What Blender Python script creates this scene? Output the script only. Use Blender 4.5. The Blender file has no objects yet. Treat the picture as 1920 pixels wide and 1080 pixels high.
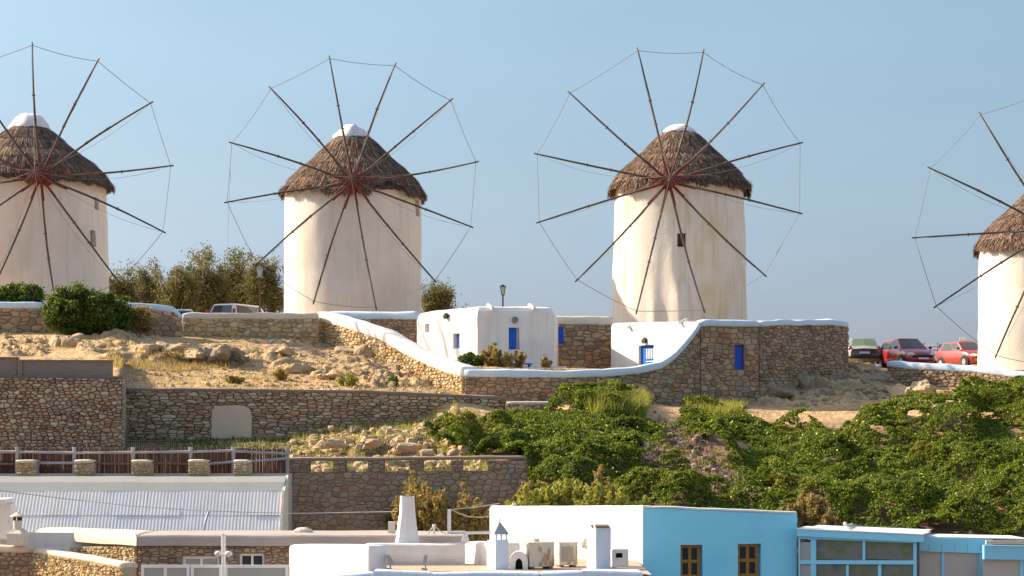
import bpy, math, random
import numpy as np
from mathutils import Vector, noise
random.seed(7); RNG = np.random.default_rng(7)
scene = bpy.context.scene
COL = scene.collection
FP = 3800.0; HY = 840.0          # focal length in photo pixels, image row of the horizon

# ------------------------------------------------------------ camera, sky, sun
cd = bpy.data.cameras.new('camera'); cam = bpy.data.objects.new('camera', cd); COL.objects.link(cam)
cam.location = (0, 0, 0); cam.rotation_euler = (math.radians(90), 0, 0)
cd.sensor_width = 36; cd.lens = 36*FP/1920; cd.shift_y = (HY-540)/1920
cd.clip_start = 1; cd.clip_end = 20000
scene.camera = cam
SUN = Vector((-0.82, 0.27, 0)).normalized()*math.cos(math.radians(31)); SUN.z = math.sin(math.radians(31))
w = bpy.data.worlds.new('World'); scene.world = w; w.use_nodes = True
nt = w.node_tree; nt.nodes.clear()
out = nt.nodes.new('ShaderNodeOutputWorld'); bg = nt.nodes.new('ShaderNodeBackground'); sky = nt.nodes.new('ShaderNodeTexSky')
sky.sky_type = 'NISHITA'; sky.sun_disc = False; sky.sun_elevation = math.radians(31)
sky.sun_rotation = math.atan2(SUN.x, SUN.y); sky.altitude = 0; sky.air_density = 1.0; sky.dust_density = 1.6; sky.ozone_density = 2.5
bg.inputs['Strength'].default_value = 0.15
# sky tint: dimmed toward the horizon, brighter and warm overhead to fill the shade
tcw = nt.nodes.new('ShaderNodeTexCoord'); spw = nt.nodes.new('ShaderNodeSeparateXYZ'); rpw = nt.nodes.new('ShaderNodeValToRGB'); mxw = nt.nodes.new('ShaderNodeMix')
mxw.data_type = 'RGBA'; mxw.blend_type = 'MULTIPLY'; mxw.inputs['Factor'].default_value = 1
ew = rpw.color_ramp.elements; ew[0].position = 0; ew[0].color = (.355,.365,.53,1); ew[1].position = .55; ew[1].color = (1.15,1.0,.84,1)
for p_, c_ in ((.07,(.41,.405,.49)),(.13,(.485,.475,.47)),(.21,(.57,.565,.505)),(.36,(.86,.80,.68))): x_ = ew.new(p_); x_.color = (*c_, 1)
nt.links.new(tcw.outputs['Generated'], spw.inputs[0]); nt.links.new(spw.outputs['Z'], rpw.inputs[0])
nzw = nt.nodes.new('ShaderNodeTexNoise'); nzw.inputs['Scale'].default_value = 5; nzw.inputs['Detail'].default_value = 3; mpw = nt.nodes.new('ShaderNodeMapping'); mpw.inputs['Scale'].default_value = (1,1,3.5)
mrw = nt.nodes.new('ShaderNodeMapRange'); mrw.inputs[1].default_value = .3; mrw.inputs[2].default_value = .7; mrw.inputs[3].default_value = .97; mrw.inputs[4].default_value = 1.03
mx2 = nt.nodes.new('ShaderNodeMix'); mx2.data_type = 'RGBA'; mx2.blend_type = 'MULTIPLY'; mx2.inputs['Factor'].default_value = 1
nt.links.new(tcw.outputs['Generated'], mpw.inputs[0]); nt.links.new(mpw.outputs[0], nzw.inputs['Vector']); nt.links.new(nzw.outputs['Fac'], mrw.inputs[0])
nt.links.new(sky.outputs[0], mx2.inputs['A']); nt.links.new(mrw.outputs[0], mx2.inputs['B']); nt.links.new(mx2.outputs['Result'], mxw.inputs['A']); nt.links.new(rpw.outputs[0], mxw.inputs['B']); nt.links.new(mxw.outputs['Result'], bg.inputs['Color'])
nt.links.new(bg.outputs[0], out.inputs[0])
sd = bpy.data.lights.new('sun', 'SUN'); sd.energy = 4.2; sd.angle = math.radians(0.6); sd.color = (1.0, 0.86, 0.66)
so = bpy.data.objects.new('sun', sd); COL.objects.link(so); so.rotation_euler = SUN.to_track_quat('Z', 'Y').to_euler(); so.location = (-60, 60, 80)
scene.view_settings.view_transform = 'Standard'; scene.view_settings.look = 'None'
scene.view_settings.exposure = 1.05; scene.view_settings.gamma = 1.0; scene.view_settings.use_curve_mapping = False

# ------------------------------------------------------------ helpers
def P(px, py, Y): return Vector(((px-960)/FP*Y, Y, (HY-py)/FP*Y))
def Zp(py, Y): return (HY-py)/FP*Y

class MB:
    def __init__(s): s.v = []; s.f = []
    def add(s, vs, fs):
        o = len(s.v); s.v += [tuple(v) for v in vs]; s.f += [tuple(i+o for i in f) for f in fs]
    def hexa(s, c):   # 8 corners: bottom 4 ccw, top 4 ccw
        s.add(c, [(3,2,1,0),(4,5,6,7),(0,1,5,4),(1,2,6,5),(2,3,7,6),(3,0,4,7)])
    def box(s, x0, x1, y0, y1, z0, z1):
        s.hexa([(x0,y0,z0),(x1,y0,z0),(x1,y1,z0),(x0,y1,z0),(x0,y0,z1),(x1,y0,z1),(x1,y1,z1),(x0,y1,z1)])
    def fbox(s, F, u0, u1, d0, d1, z0, z1, z0b=None, z1b=None):
        z0b = z0 if z0b is None else z0b; z1b = z1 if z1b is None else z1b
        s.hexa([F.p(u0,d1,z0),F.p(u1,d1,z0b),F.p(u1,d0,z0b),F.p(u0,d0,z0),F.p(u0,d1,z1),F.p(u1,d1,z1b),F.p(u1,d0,z1b),F.p(u0,d0,z1)])
    def tube(s, pts, rad, n=6, caps=True):
        pts = [Vector(p) for p in pts]
        if not isinstance(rad, (list, tuple)): rad = [rad]*len(pts)
        vs = []; up0 = None
        for i, p in enumerate(pts):
            d = (pts[min(i+1, len(pts)-1)]-pts[max(i-1, 0)]).normalized()
            if up0 is None:
                up0 = Vector((0,0,1)) if abs(d.z) < .9 else Vector((1,0,0))
            a = d.cross(up0).normalized(); b = d.cross(a).normalized(); up0 = b.cross(d).normalized() if b.cross(d).length > .01 else up0
            a = up0.cross(d).normalized(); b = d.cross(a)
            for k in range(n):
                t = 2*math.pi*k/n; vs.append(p+(a*math.cos(t)+b*math.sin(t))*rad[i])
        fs = []
        for i in range(len(pts)-1):
            for k in range(n): fs.append((i*n+k, i*n+(k+1)%n, (i+1)*n+(k+1)%n, (i+1)*n+k))
        if caps: fs.append(tuple(range(n))[::-1]); fs.append(tuple((len(pts)-1)*n+k for k in range(n)))
        s.add(vs, fs)
    def lathe(s, prof, c=(0,0,0), n=24, caps=True):
        vs = []; fs = []; m = len(prof)
        for r, z in prof:
            for k in range(n):
                t = 2*math.pi*k/n; vs.append((c[0]+r*math.cos(t), c[1]+r*math.sin(t), c[2]+z))
        for i in range(m-1):
            for k in range(n): fs.append((i*n+k, i*n+(k+1)%n, (i+1)*n+(k+1)%n, (i+1)*n+k))
        if caps: fs.append(tuple(range(n))[::-1]); fs.append(tuple((m-1)*n+k for k in range(n)))
        s.add(vs, fs)
    def blob(s, c, r, seed=0, rough=.25, nu=10, nv=6, low=None):
        c = Vector(c); vs = []; fs = []
        for j in range(nv+1):
            ph = math.pi*j/nv
            for i in range(nu):
                t = 2*math.pi*i/nu
                d = Vector((math.sin(ph)*math.cos(t), math.sin(ph)*math.sin(t), math.cos(ph)))
                k = 1+rough*noise.noise(d*1.6+Vector((seed*7.3, seed*1.7, 0)))+rough*.6*noise.noise(d*4+Vector((seed*3.1, 0, 5)))
                vs.append((c.x+d.x*r[0]*k, c.y+d.y*r[1]*k, c.z+d.z*r[2]*k))
        for j in range(nv):
            for i in range(nu): fs.append((j*nu+i, (j+1)*nu+i, (j+1)*nu+(i+1)%nu, j*nu+(i+1)%nu))
        s.add(vs, fs)
    def build(s, name, mat, parent=None, smooth=False, kind=None, label=None, wob=0, wsc=1.0, top=None, origin=None):
        off = Vector((0,0,0)); q = parent
        while q is not None: off += q.location; q = q.parent
        if origin is not None: off = off*0+Vector(origin)
        vs = s.v
        if wob:
            o = []
            for v in vs:
                nv = noise.noise_vector(Vector(v)*wsc)*wob+noise.noise_vector(Vector(v)*wsc*3.1)*wob*.4
                o.append((v[0]+nv.x, v[1]+nv.y, v[2]+nv.z))
            vs = o
        me = bpy.data.meshes.new(name); me.from_pydata([(v[0]-off.x, v[1]-off.y, v[2]-off.z) for v in vs], [], s.f)
        if smooth: me.polygons.foreach_set('use_smooth', [True]*len(me.polygons))
        if mat: me.materials.append(mat)
        ob = bpy.data.objects.new(name, me); COL.objects.link(ob)
        if parent is not None: ob.parent = parent
        if origin is not None:
            ob.location = Vector(origin)
            q = parent
            while q is not None: ob.location -= q.location; q = q.parent
        if kind: ob['kind'] = kind
        if label: ob['label'] = label
        if top: ob['label'], ob['category'] = top[0], top[1]
        if top and len(top) > 2: ob['group'] = top[2]
        return ob

def thing(name, label, cat, loc=(0,0,0), group=None):
    o = bpy.data.objects.new(name, None); COL.objects.link(o); o.location = loc
    o.empty_display_size = .3
    o['label'] = label; o['category'] = cat
    if group: o['group'] = group
    return o

class F:   # a vertical plane from (pxa, Ya) to (pxb, Yb); d is the outward distance toward the viewer's side
    def __init__(s, pxa, Ya, pxb, Yb):
        s.o = Vector(((pxa-960)/FP*Ya, Ya, 0)); e = Vector(((pxb-960)/FP*Yb, Yb, 0))
        s.L = (e-s.o).length; s.a = (e-s.o)/s.L; s.n = Vector((s.a.y, -s.a.x, 0))
    def p(s, u, d, z): return s.o+s.a*u+s.n*d+Vector((0,0,z))
    def u(s, px, d=0):
        k = (px-960)/FP; o = s.o+s.n*d
        return (k*o.y-o.x)/(s.a.x-k*s.a.y)
    def uz(s, px, py, d=0):
        u = s.u(px, d); return u, Zp(py, (s.o+s.a*u+s.n*d).y)

# ------------------------------------------------------------ materials
def M(name, cols, scale=2.0, rough=.85, bump=.0, bscale=20, stretch=(1,1,1), rnd=False, metal=0, detail=6, spec=.3, pos=None, contrast=None, hue=0):
    m = bpy.data.materials.new(name); m.use_nodes = True; n = m.node_tree.nodes; l = m.node_tree.links
    b = n['Principled BSDF']; b.inputs['Roughness'].default_value = rough; b.inputs['Metallic'].default_value = metal
    b.inputs['Specular IOR Level'].default_value = spec
    tc = n.new('ShaderNodeTexCoord'); mp = n.new('ShaderNodeMapping'); mp.inputs['Scale'].default_value = stretch
    l.new(tc.outputs['Object'], mp.inputs[0])
    nz = n.new('ShaderNodeTexNoise'); nz.inputs['Scale'].default_value = scale; nz.inputs['Detail'].default_value = detail; nz.inputs['Roughness'].default_value = .6
    l.new(mp.outputs[0], nz.inputs['Vector'])
    fac = nz.outputs['Fac']
    rp = n.new('ShaderNodeValToRGB'); e = rp.color_ramp.elements
    k = len(cols)
    if pos is None: pos = [.28+.44*i/(k-1) for i in range(k)] if k > 1 else [0]
    if rnd: pos = [(i+.5)/k for i in range(k)]
    e[0].position = pos[0]; e[0].color = (*cols[0], 1)
    if k > 1:
        e[1].position = pos[-1]; e[1].color = (*cols[-1], 1)
        for i in range(1, k-1): x = e.new(pos[i]); x.color = (*cols[i], 1)
    if rnd:
        oi = n.new('ShaderNodeObjectInfo'); ge = n.new('ShaderNodeNewGeometry')
        ad = n.new('ShaderNodeMath'); ad.operation = 'ADD'; fr = n.new('ShaderNodeMath'); fr.operation = 'FRACT'
        l.new(oi.outputs['Random'], ad.inputs[0]); l.new(ge.outputs['Random Per Island'], ad.inputs[1]); l.new(ad.outputs[0], fr.inputs[0])
        mx = n.new('ShaderNodeMath'); mx.operation = 'MULTIPLY_ADD'; mx.inputs[1].default_value = .35
        l.new(nz.outputs['Fac'], mx.inputs[0])
        sc = n.new('ShaderNodeMath'); sc.operation = 'SUBTRACT'; sc.inputs[1].default_value = .175
        l.new(fr.outputs[0], sc.inputs[0]); l.new(sc.outputs[0], mx.inputs[2]); fac = mx.outputs[0]
    l.new(fac, rp.inputs[0]); l.new(rp.outputs[0], b.inputs['Base Color'])
    if bump:
        n2 = n.new('ShaderNodeTexNoise'); n2.inputs['Scale'].default_value = bscale; n2.inputs['Detail'].default_value = 4
        l.new(mp.outputs[0], n2.inputs['Vector'])
        bp = n.new('ShaderNodeBump'); bp.inputs['Strength'].default_value = bump; bp.inputs['Distance'].default_value = .05
        l.new(n2.outputs['Fac'], bp.inputs['Height']); l.new(bp.outputs[0], b.inputs['Normal'])
    return m

def streaky(name, base, streak, stain, amount=.5, seed=0, bump=.25):
    """old whitewash: soft mottling, vertical run-off streaks and a few larger stains"""
    m = M(name, [base, tuple(c*.94 for c in base)], scale=1.2, bump=bump, bscale=9)
    n = m.node_tree.nodes; l = m.node_tree.links; b = n['Principled BSDF']
    src = b.inputs['Base Color'].links[0].from_socket
    tc = n.new('ShaderNodeTexCoord')
    def layer(src, vec, sc, lo, hi, col, k):
        mp = n.new('ShaderNodeMapping'); mp.inputs['Scale'].default_value = vec; mp.inputs['Location'].default_value = (seed*3.7, seed, seed*2.1)
        nz = n.new('ShaderNodeTexNoise'); nz.inputs['Scale'].default_value = sc; nz.inputs['Detail'].default_value = 5
        mr = n.new('ShaderNodeMapRange'); mr.inputs[1].default_value = lo; mr.inputs[2].default_value = hi; mr.inputs[4].default_value = k
        mx = n.new('ShaderNodeMix'); mx.data_type = 'RGBA'; mx.inputs['B'].default_value = (*col, 1)
        l.new(tc.outputs['Object'], mp.inputs[0]); l.new(mp.outputs[0], nz.inputs['Vector']); l.new(nz.outputs['Fac'], mr.inputs[0])
        l.new(mr.outputs[0], mx.inputs['Factor']); l.new(src, mx.inputs['A']); return mx.outputs['Result']
    s1 = layer(src, (3, 3, .22), 1.3, .5, .75, streak, amount)
    s2 = layer(s1, (.5, .5, .35), 1.0, .52, .72, stain, amount*.9)
    s3 = layer(s2, (1, 1, .6), 14, .66, .72, tuple(c*.5 for c in stain), amount*.7)
    l.new(s3, b.inputs['Base Color'])
    return m

WHITE = streaky('whitewash', (.84,.79,.75), (.60,.52,.42), (.62,.55,.45), .45)
WHITE2 = streaky('whitewash_blue_shade', (.66,.78,.90), (.70,.72,.72), (.40,.62,.80), .55, 3)  # blue of the shaded coping and parapet faces put into the white
TOWER = [streaky('tower_plaster', (.80,.71,.62), (.58,.48,.37), (.58,.48,.35), .42, i) for i in (1, 5)]
TOWER3 = streaky('stained_tower_plaster', (.80,.72,.63), (.62,.48,.28), (.66,.50,.22), .85, 9)
YSTAIN = M('yellow_stained_plaster', [(.72,.66,.55), (.66,.55,.30), (.74,.68,.58)], 1.4, bump=.2, bscale=8)
CREAM = streaky('cream_plaster', (.72,.64,.52), (.58,.48,.36), (.56,.46,.34), .5, 2)
GREYPL = streaky('grey_plaster', (.42,.39,.37), (.34,.30,.27), (.36,.32,.28), .6, 2)
MORTAR = M('mortar', [(.20,.155,.115), (.30,.24,.18)], 4, bump=.5, bscale=25)
MORTARL = M('pale_mortar', [(.40,.31,.20), (.50,.40,.27)], 4, bump=.5, bscale=25)
MORTARD = M('brown_mortar', [(.21,.145,.105),(.29,.205,.15)], 4, bump=.5, bscale=25)  # brown pointing between the stones
MORTARS = M('drystone_gap_earth', [(.12,.085,.062),(.18,.125,.09)], 4, bump=.5, bscale=25)
STONE = M('rubble_stone', [(.50,.34,.19),(.34,.25,.17),(.25,.17,.12),(.55,.41,.26),(.32,.27,.22),(.46,.24,.12),(.44,.35,.25),(.28,.20,.14)], 9, rnd=True, bump=.5, bscale=14)
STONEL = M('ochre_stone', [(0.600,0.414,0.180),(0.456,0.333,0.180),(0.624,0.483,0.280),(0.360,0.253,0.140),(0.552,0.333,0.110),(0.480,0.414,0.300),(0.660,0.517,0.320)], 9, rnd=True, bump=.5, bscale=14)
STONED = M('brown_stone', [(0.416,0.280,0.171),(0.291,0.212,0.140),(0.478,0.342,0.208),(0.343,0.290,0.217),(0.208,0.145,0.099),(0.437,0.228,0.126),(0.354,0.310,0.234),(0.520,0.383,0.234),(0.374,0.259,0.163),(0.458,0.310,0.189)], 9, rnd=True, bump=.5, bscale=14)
SCHIST = M('drystone_wall_stone', [(0.516,0.357,0.209),(0.368,0.262,0.169),(0.614,0.439,0.268),(0.430,0.345,0.248),(0.270,0.184,0.119),(0.565,0.296,0.159),(0.516,0.439,0.327),(0.645,0.523,0.337)], 9, rnd=True, bump=.5, bscale=14)
CONC = M('weathered_concrete', [(.26,.19,.145),(.34,.255,.20)], 3, stretch=(1,1,5), bump=.4, bscale=12)
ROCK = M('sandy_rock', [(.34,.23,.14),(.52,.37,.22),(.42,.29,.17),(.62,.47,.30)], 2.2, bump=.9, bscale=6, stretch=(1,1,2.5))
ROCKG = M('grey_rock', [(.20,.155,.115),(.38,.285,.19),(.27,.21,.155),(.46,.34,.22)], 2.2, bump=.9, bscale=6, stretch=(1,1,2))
STONEM = M('pointed_wall_stone', [(0.374,0.253,0.158),(0.312,0.218,0.144),(0.437,0.310,0.189),(0.343,0.269,0.189),(0.270,0.186,0.122),(0.416,0.248,0.149),(0.312,0.280,0.217),(0.395,0.290,0.180)], 9, rnd=True, bump=.5, bscale=14)
STRAW = M('thatch_straw', [(0.061,0.034,0.024),(0.159,0.094,0.066),(0.104,0.062,0.045),(0.232,0.144,0.100),(0.415,0.276,0.177)], 2, rnd=True, rough=.95)
STRAWB = M('thatch_base', [(0.072,0.043,0.031),(0.144,0.094,0.067)], 4, bump=.8, bscale=20, stretch=(4,4,.6))
WOOD = M('dark_pole_wood', [(.075,.055,.045),(.14,.105,.085)], 5, stretch=(1,1,1), bump=.3, bscale=30, rough=.8)
RED = M('red_oxide_paint', [(.16,.016,.012),(.24,.026,.018)], 4, rough=.6)
ROPE = M('grey_rope', [(.22,.21,.20),(.30,.29,.27)], 20)
ROPEP = M('pale_rope', [(.50,.46,.40),(.60,.55,.48)], 20)
BLUE = M('cobalt_paint', [(.012,.07,.50),(.018,.09,.58)], 5, rough=.5, stretch=(6,6,1))
BLUE2 = M('bright_blue_paint', [(.01,.12,.50),(.015,.16,.60)], 5, rough=.5)
SKYB = M('plaster_blue_shade', [(.27,.76,.97),(.29,.78,.98),(.255,.73,.96)], 1.1, bump=.2, bscale=6, rough=.75)  # blue shade of a white wall put into the plaster colour
SKYB2 = M('pale_blue_painted_metal', [(.26,.68,.90),(.29,.72,.93)], 2, rough=.5)
DARKIN = M('dark_interior', [(.02,.018,.016),(.035,.03,.025)], 3)
GREYSH = M('grey_shutter', [(.16,.16,.17),(.22,.22,.23)], 6)
BROWNSH = M('brown_shutter', [(.08,.045,.03),(.12,.07,.05)], 6, stretch=(6,6,1))
OCHREW = M('ochre_window_wood', [(.34,.15,.025),(.42,.20,.04)], 6, rough=.55, stretch=(1,1,4))
REED = M('reed', [(0.128,0.056,0.041),(0.180,0.090,0.064),(0.083,0.038,0.030),(0.255,0.150,0.105),(0.150,0.068,0.053)], 3, rnd=True)
RAILW = M('grey_painted_wood', [(.36,.34,.34),(.46,.43,.42)], 5, bump=.2)
RAILB = M('brown_timber', [(.16,.10,.07),(.24,.16,.11)], 5)
CORR = streaky('white_corrugated_sheet', (.78,.75,.72), (.68,.58,.48), (.50,.61,.72), .5, 4, bump=0)
FLASH = streaky('roof_flashing', (.34,.335,.32), (.32,.27,.22), (.22,.30,.38), .5, 6, bump=.1)
RUST = M('rusty_white_enamel', [(.70,.66,.58),(.68,.60,.48),(.42,.18,.05),(.25,.09,.03)], 2.2, pos=[0,.52,.64,.8], stretch=(1.5,1.5,.7), detail=9)
METAL = M('grey_metal', [(.30,.31,.33),(.40,.41,.43)], 3, rough=.45, metal=.6)
WMETAL = M('white_metal', [(.74,.73,.70),(.80,.79,.76)], 3, rough=.4)
IRON = M('black_iron', [(.03,.03,.03),(.05,.05,.05)], 3, rough=.5)
COPPER = M('lamp_post_rust', [(.26,.11,.06),(.34,.16,.09)], 3)
TERRA = M('terrace_tile', [(.46,.33,.22),(.55,.42,.30)], 3, bump=.2)
SOIL = M('plant_litter', [(.20,.13,.10),(.36,.25,.19),(.14,.09,.07),(.42,.31,.25)], 2, rnd=True)
def glass(name, col, rough=.08):
    m = bpy.data.materials.new(name); m.use_nodes = True; b = m.node_tree.nodes['Principled BSDF']
    b.inputs['Base Color'].default_value = (*col, 1); b.inputs['Roughness'].default_value = rough; b.inputs['Specular IOR Level'].default_value = .8
    return m
GDARK = glass('dark_glass', (.022,.028,.035)); GCAR = glass('car_glass', (.05,.065,.06)); GGREEN = glass('green_tinted_glass', (.20,.27,.16), .15)
GFROST = glass('frosted_pane', (.36,.36,.33), .35); GMILK = glass('milky_lamp_glass', (.62,.60,.55), .3)
GREFL = M('painted_reflection_glass', [(.10,.12,.12),(.20,.21,.19),(.14,.17,.07),(.30,.31,.30)], 1.6, rough=.08, spec=.8)  # mirrored plants painted in as grey and green noise
def paint(name, col, rough=.28, metal=.0):
    m = glass(name, col, rough); m.node_tree.nodes['Principled BSDF'].inputs['Coat Weight'].default_value = .6
    m.node_tree.nodes['Principled BSDF'].inputs['Metallic'].default_value = metal
    return m
CARRED = paint('red_car_paint', (.32,.02,.024)); CARRED2 = paint('bright_red_car_paint', (.30,.022,.014)); CARSIL = paint('silver_car_paint', (.40,.395,.38), .3, .0)
CARWHITE = paint('white_car_paint', (.70,.71,.72)); TRUCKB = paint('truck_blue', (.02,.05,.12), .5)
TYRE = M('tyre_rubber', [(.02,.02,.02),(.03,.03,.03)], 3); PLASTIC = M('black_plastic', [(.03,.03,.032),(.05,.05,.05)], 3, rough=.6)
TLIGHT = glass('red_lamp_lens', (.55,.02,.01), .15); HLIGHT = glass('clear_lamp_lens', (.65,.66,.66), .15)
PLATE = M('licence_plate', [(.60,.60,.58),(.66,.66,.64)], 3)

def leafmat(name, cols, scale=1.0):
    m = M(name, cols, 1.0*scale, rnd=True, rough=.55, spec=.35)
    n = m.node_tree.nodes; l = m.node_tree.links; b = n['Principled BSDF']; o = n['Material Output']
    tr = n.new('ShaderNodeBsdfTranslucent'); mx = n.new('ShaderNodeMixShader'); mx.inputs[0].default_value = .42
    l.new(b.inputs['Base Color'].links[0].from_socket, tr.inputs[0]); l.new(b.outputs[0], mx.inputs[1]); l.new(tr.outputs[0], mx.inputs[2]); l.new(mx.outputs[0], o.inputs[0])
    return m
LICE = leafmat('succulent_leaf', [(0.062,0.122,0.006),(0.166,0.243,0.013),(0.331,0.364,0.019),(0.022,0.055,0.005),(0.432,0.410,0.043),(0.110,0.177,0.011),(0.034,0.078,0.008),(0.234,0.264,0.017)])
def tinted(m, col, sc, lo, hi, k):     # patches of another growth colour
    n = m.node_tree.nodes; l = m.node_tree.links; b = n['Principled BSDF']; src = b.inputs['Base Color'].links[0].from_socket
    tc = n.new('ShaderNodeTexCoord'); z = n.new('ShaderNodeTexNoise'); z.inputs['Scale'].default_value = sc; z.inputs['Detail'].default_value = 3; l.new(tc.outputs['Object'], z.inputs['Vector'])
    r = n.new('ShaderNodeMapRange'); r.inputs[1].default_value = lo; r.inputs[2].default_value = hi; r.inputs[4].default_value = k; l.new(z.outputs['Fac'], r.inputs[0])
    mx = n.new('ShaderNodeMix'); mx.data_type = 'RGBA'; mx.inputs['B'].default_value = (*col, 1); l.new(r.outputs[0], mx.inputs['Factor']); l.new(src, mx.inputs['A'])
    for t_ in [q.to_socket for q in list(src.links) if q.to_node != mx]: l.new(mx.outputs['Result'], t_)
    return m
tinted(LICE, (.34,.30,.05), .45, .55, .68, .45); tinted(LICE, (.03,.075,.012), .8, .56, .66, .5)
LBUSH = leafmat('bush_leaf', [(.06,.11,.014),(.13,.19,.022),(.24,.27,.035),(.03,.06,.01),(.09,.14,.018)])
LTREE = leafmat('tamarisk_leaf', [(0.150,0.157,0.045),(0.220,0.185,0.055),(0.270,0.190,0.070),(0.100,0.112,0.035),(0.170,0.213,0.050),(0.200,0.157,0.060)])
LDRY = leafmat('dry_shrub_leaf', [(.38,.27,.07),(.48,.31,.11),(.26,.22,.05),(.55,.37,.16),(.20,.19,.04)])
LYEL = leafmat('fennel_leaf', [(.34,.36,.05),(.46,.42,.07),(.24,.28,.035),(.52,.44,.10)])
LGRASS = leafmat('dry_grass', [(.50,.35,.11),(.60,.44,.18),(.40,.29,.09),(.32,.25,.06)])
LTWIG = leafmat('dead_stalks', [(.42,.27,.20),(.30,.18,.13),(.55,.38,.29),(.38,.28,.12)])
FLOW = M('yellow_flower', [(.85,.72,.10),(.90,.85,.35)], 3)
TWIG = M('bare_twig', [(.26,.20,.15),(.40,.32,.25)], 5)
BARK = M('bark', [(.16,.11,.08),(.26,.19,.15)], 6, bump=.5)

# ------------------------------------------------------------ numeric noise
_tab = np.random.default_rng(3).random((256, 256))
def vnoise(x, y):
    xi = np.floor(x).astype(int); yi = np.floor(y).astype(int); fx = x-xi; fy = y-yi
    fx = fx*fx*(3-2*fx); fy = fy*fy*(3-2*fy)
    g = lambda a, b: _tab[a % 256, b % 256]
    return (g(xi,yi)*(1-fx)+g(xi+1,yi)*fx)*(1-fy)+(g(xi,yi+1)*(1-fx)+g(xi+1,yi+1)*fx)*fy
def fbm(x, y, o=4):
    s = 0; a = .5; t = 0
    for k in range(o): s = s+a*vnoise(x*2**k+k*17.3, y*2**k+k*9.1); t += a; a *= .55
    return s/t
def inpoly(px, py, poly):
    px = np.asarray(px, float); py = np.asarray(py, float); r = np.zeros(px.shape, bool); n = len(poly)
    for i in range(n):
        x0, y0 = poly[i]; x1, y1 = poly[(i+1) % n]
        c = ((y0 > py) != (y1 > py)) & (px < (x1-x0)*(py-y0)/((y1-y0) if y1 != y0 else 1e-9)+x0)
        r ^= c
    return r

# ------------------------------------------------------------ hillside
def C(px, pts, z7, z8, z9):
    o = [(20, -9.5), (pts[0][0]-.35, -9.0)]
    for Y, q in pts: o.append((Y, q[0] if isinstance(q, tuple) else Zp(q, Y)))
    return px, o+[(92.7, z7), (93.4, z8), (108, z9), (125, z9-3.0), (230, -15)]
COLS = [
 C(-900, [(61.5,900),(70.05,850),(70.6,706),(78,668),(85.75,626),(86.3,(5.7,))], 5.8,5.9,6.0),
 C(228,  [(61.5,900),(70.50,850),(71.1,706),(78,668),(85.8,624),(86.4,(5.7,))], 5.8,5.9,6.0),
 C(236,  [(62.4,892),(73.42,824),(74.0,729),(79,672),(86.2,625),(86.8,(5.5,))], 5.8,5.9,6.0),
 C(345,  [(62.5,890),(73.70,824),(74.3,730),(80,682),(87.8,628),(88.4,(5.5,))], 5.8,5.9,6.0),
 C(535,  [(65.0,900),(73.90,820),(74.5,731),(80,695),(88.8,636),(89.4,(5.3,))], 5.8,5.9,6.0),
 C(597,  [(65.2,904),(73.90,812),(74.5,732),(80,700),(89.95,645),(90.7,(4.8,))], 5.2,5.9,6.0),
 C(640,  [(65.2,904),(74.02,806),(74.6,732),(80,705),(88.45,653),(89.2,(4.4,))], 4.4,5.8,5.9),
 C(700,  [(65.2,904),(74.20,798),(74.8,733),(80,712),(86.12,672),(86.9,(3.9,))], 3.9,5.8,5.8),
 C(760,  [(65.2,904),(74.35,790),(75.0,735),(79.5,722),(84.12,706),(84.9,(3.5,))], 3.5,5.8,5.8),
 C(800,  [(65.2,904),(74.50,784),(75.1,737),(79,728),(82.72,724),(83.4,(3.3,))], 3.4,5.6,5.6),
 C(870,  [(65.2,904),(72.5,800),(75.3,745),(78,742),(80.1,742),(80.8,(3.2,))], 3.3,5.6,5.6),
 C(950,  [(64.9,895),(71.5,800),(75.6,768),(78,757),(79.8,755),(80.6,(3.2,))], 3.3,5.6,5.6),
 C(1000, [(64.5,930),(71.2,805),(74.8,772),(78,762),(80.0,757),(80.9,(3.2,))], 3.3,5.6,5.6),
 C(1130, [(63.6,952),(70.0,835),(74.5,772),(78,760),(80.6,756),(81.6,(3.2,))], 3.3,5.5,5.5),
 C(1300, [(62.5,965),(70.0,862),(76.0,782),(79,769),(81.9,760),(82.9,(3.3,))], 3.4,4.8,4.8),
 C(1450, [(62.0,990),(70.0,885),(77.0,800),(80,772),(83.2,752),(84.5,(3.6,))], 3.7,4.3,4.4),
 C(1560, [(62.0,1005),(69.0,893),(76.0,806),(80.5,768),(85.5,716),(87.0,692)], 3.7,3.8,4.1),
 C(1600, [(62.0,1010),(69.0,893),(76.0,802),(81.0,764),(86.5,702),(88.0,690)], 3.7,3.8,4.1),
 C(1660, [(62.0,1010),(69.0,890),(76.0,792),(82.0,757),(88.1,708),(88.9,694)], 3.6,3.7,4.1),
 C(1700, [(62.0,1010),(69.0,887),(76.0,787),(82.0,753),(87.85,724),(88.5,(3.0,))], 3.5,3.6,4.1),
 C(1800, [(62.0,1010),(69.0,882),(76.0,775),(82.0,747),(86.4,727),(87.1,(2.9,))], 3.5,3.6,4.1),
 C(1920, [(62.0,1010),(69.0,872),(76.0,768),(80.0,740),(84.4,731),(85.1,(2.8,))], 3.5,3.6,4.1),
 C(2900, [(62.0,1010),(69.0,872),(76.0,768),(80.0,740),(84.4,731),(85.1,(2.8,))], 3.5,3.6,4.1)]
_cpx = np.array([c[0] for c in COLS], float); _cY = np.array([[q[0] for q in c[1]] for c in COLS]); _cZ = np.array([[q[1] for q in c[1]] for c in COLS])
K = _cY.shape[1]
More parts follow.
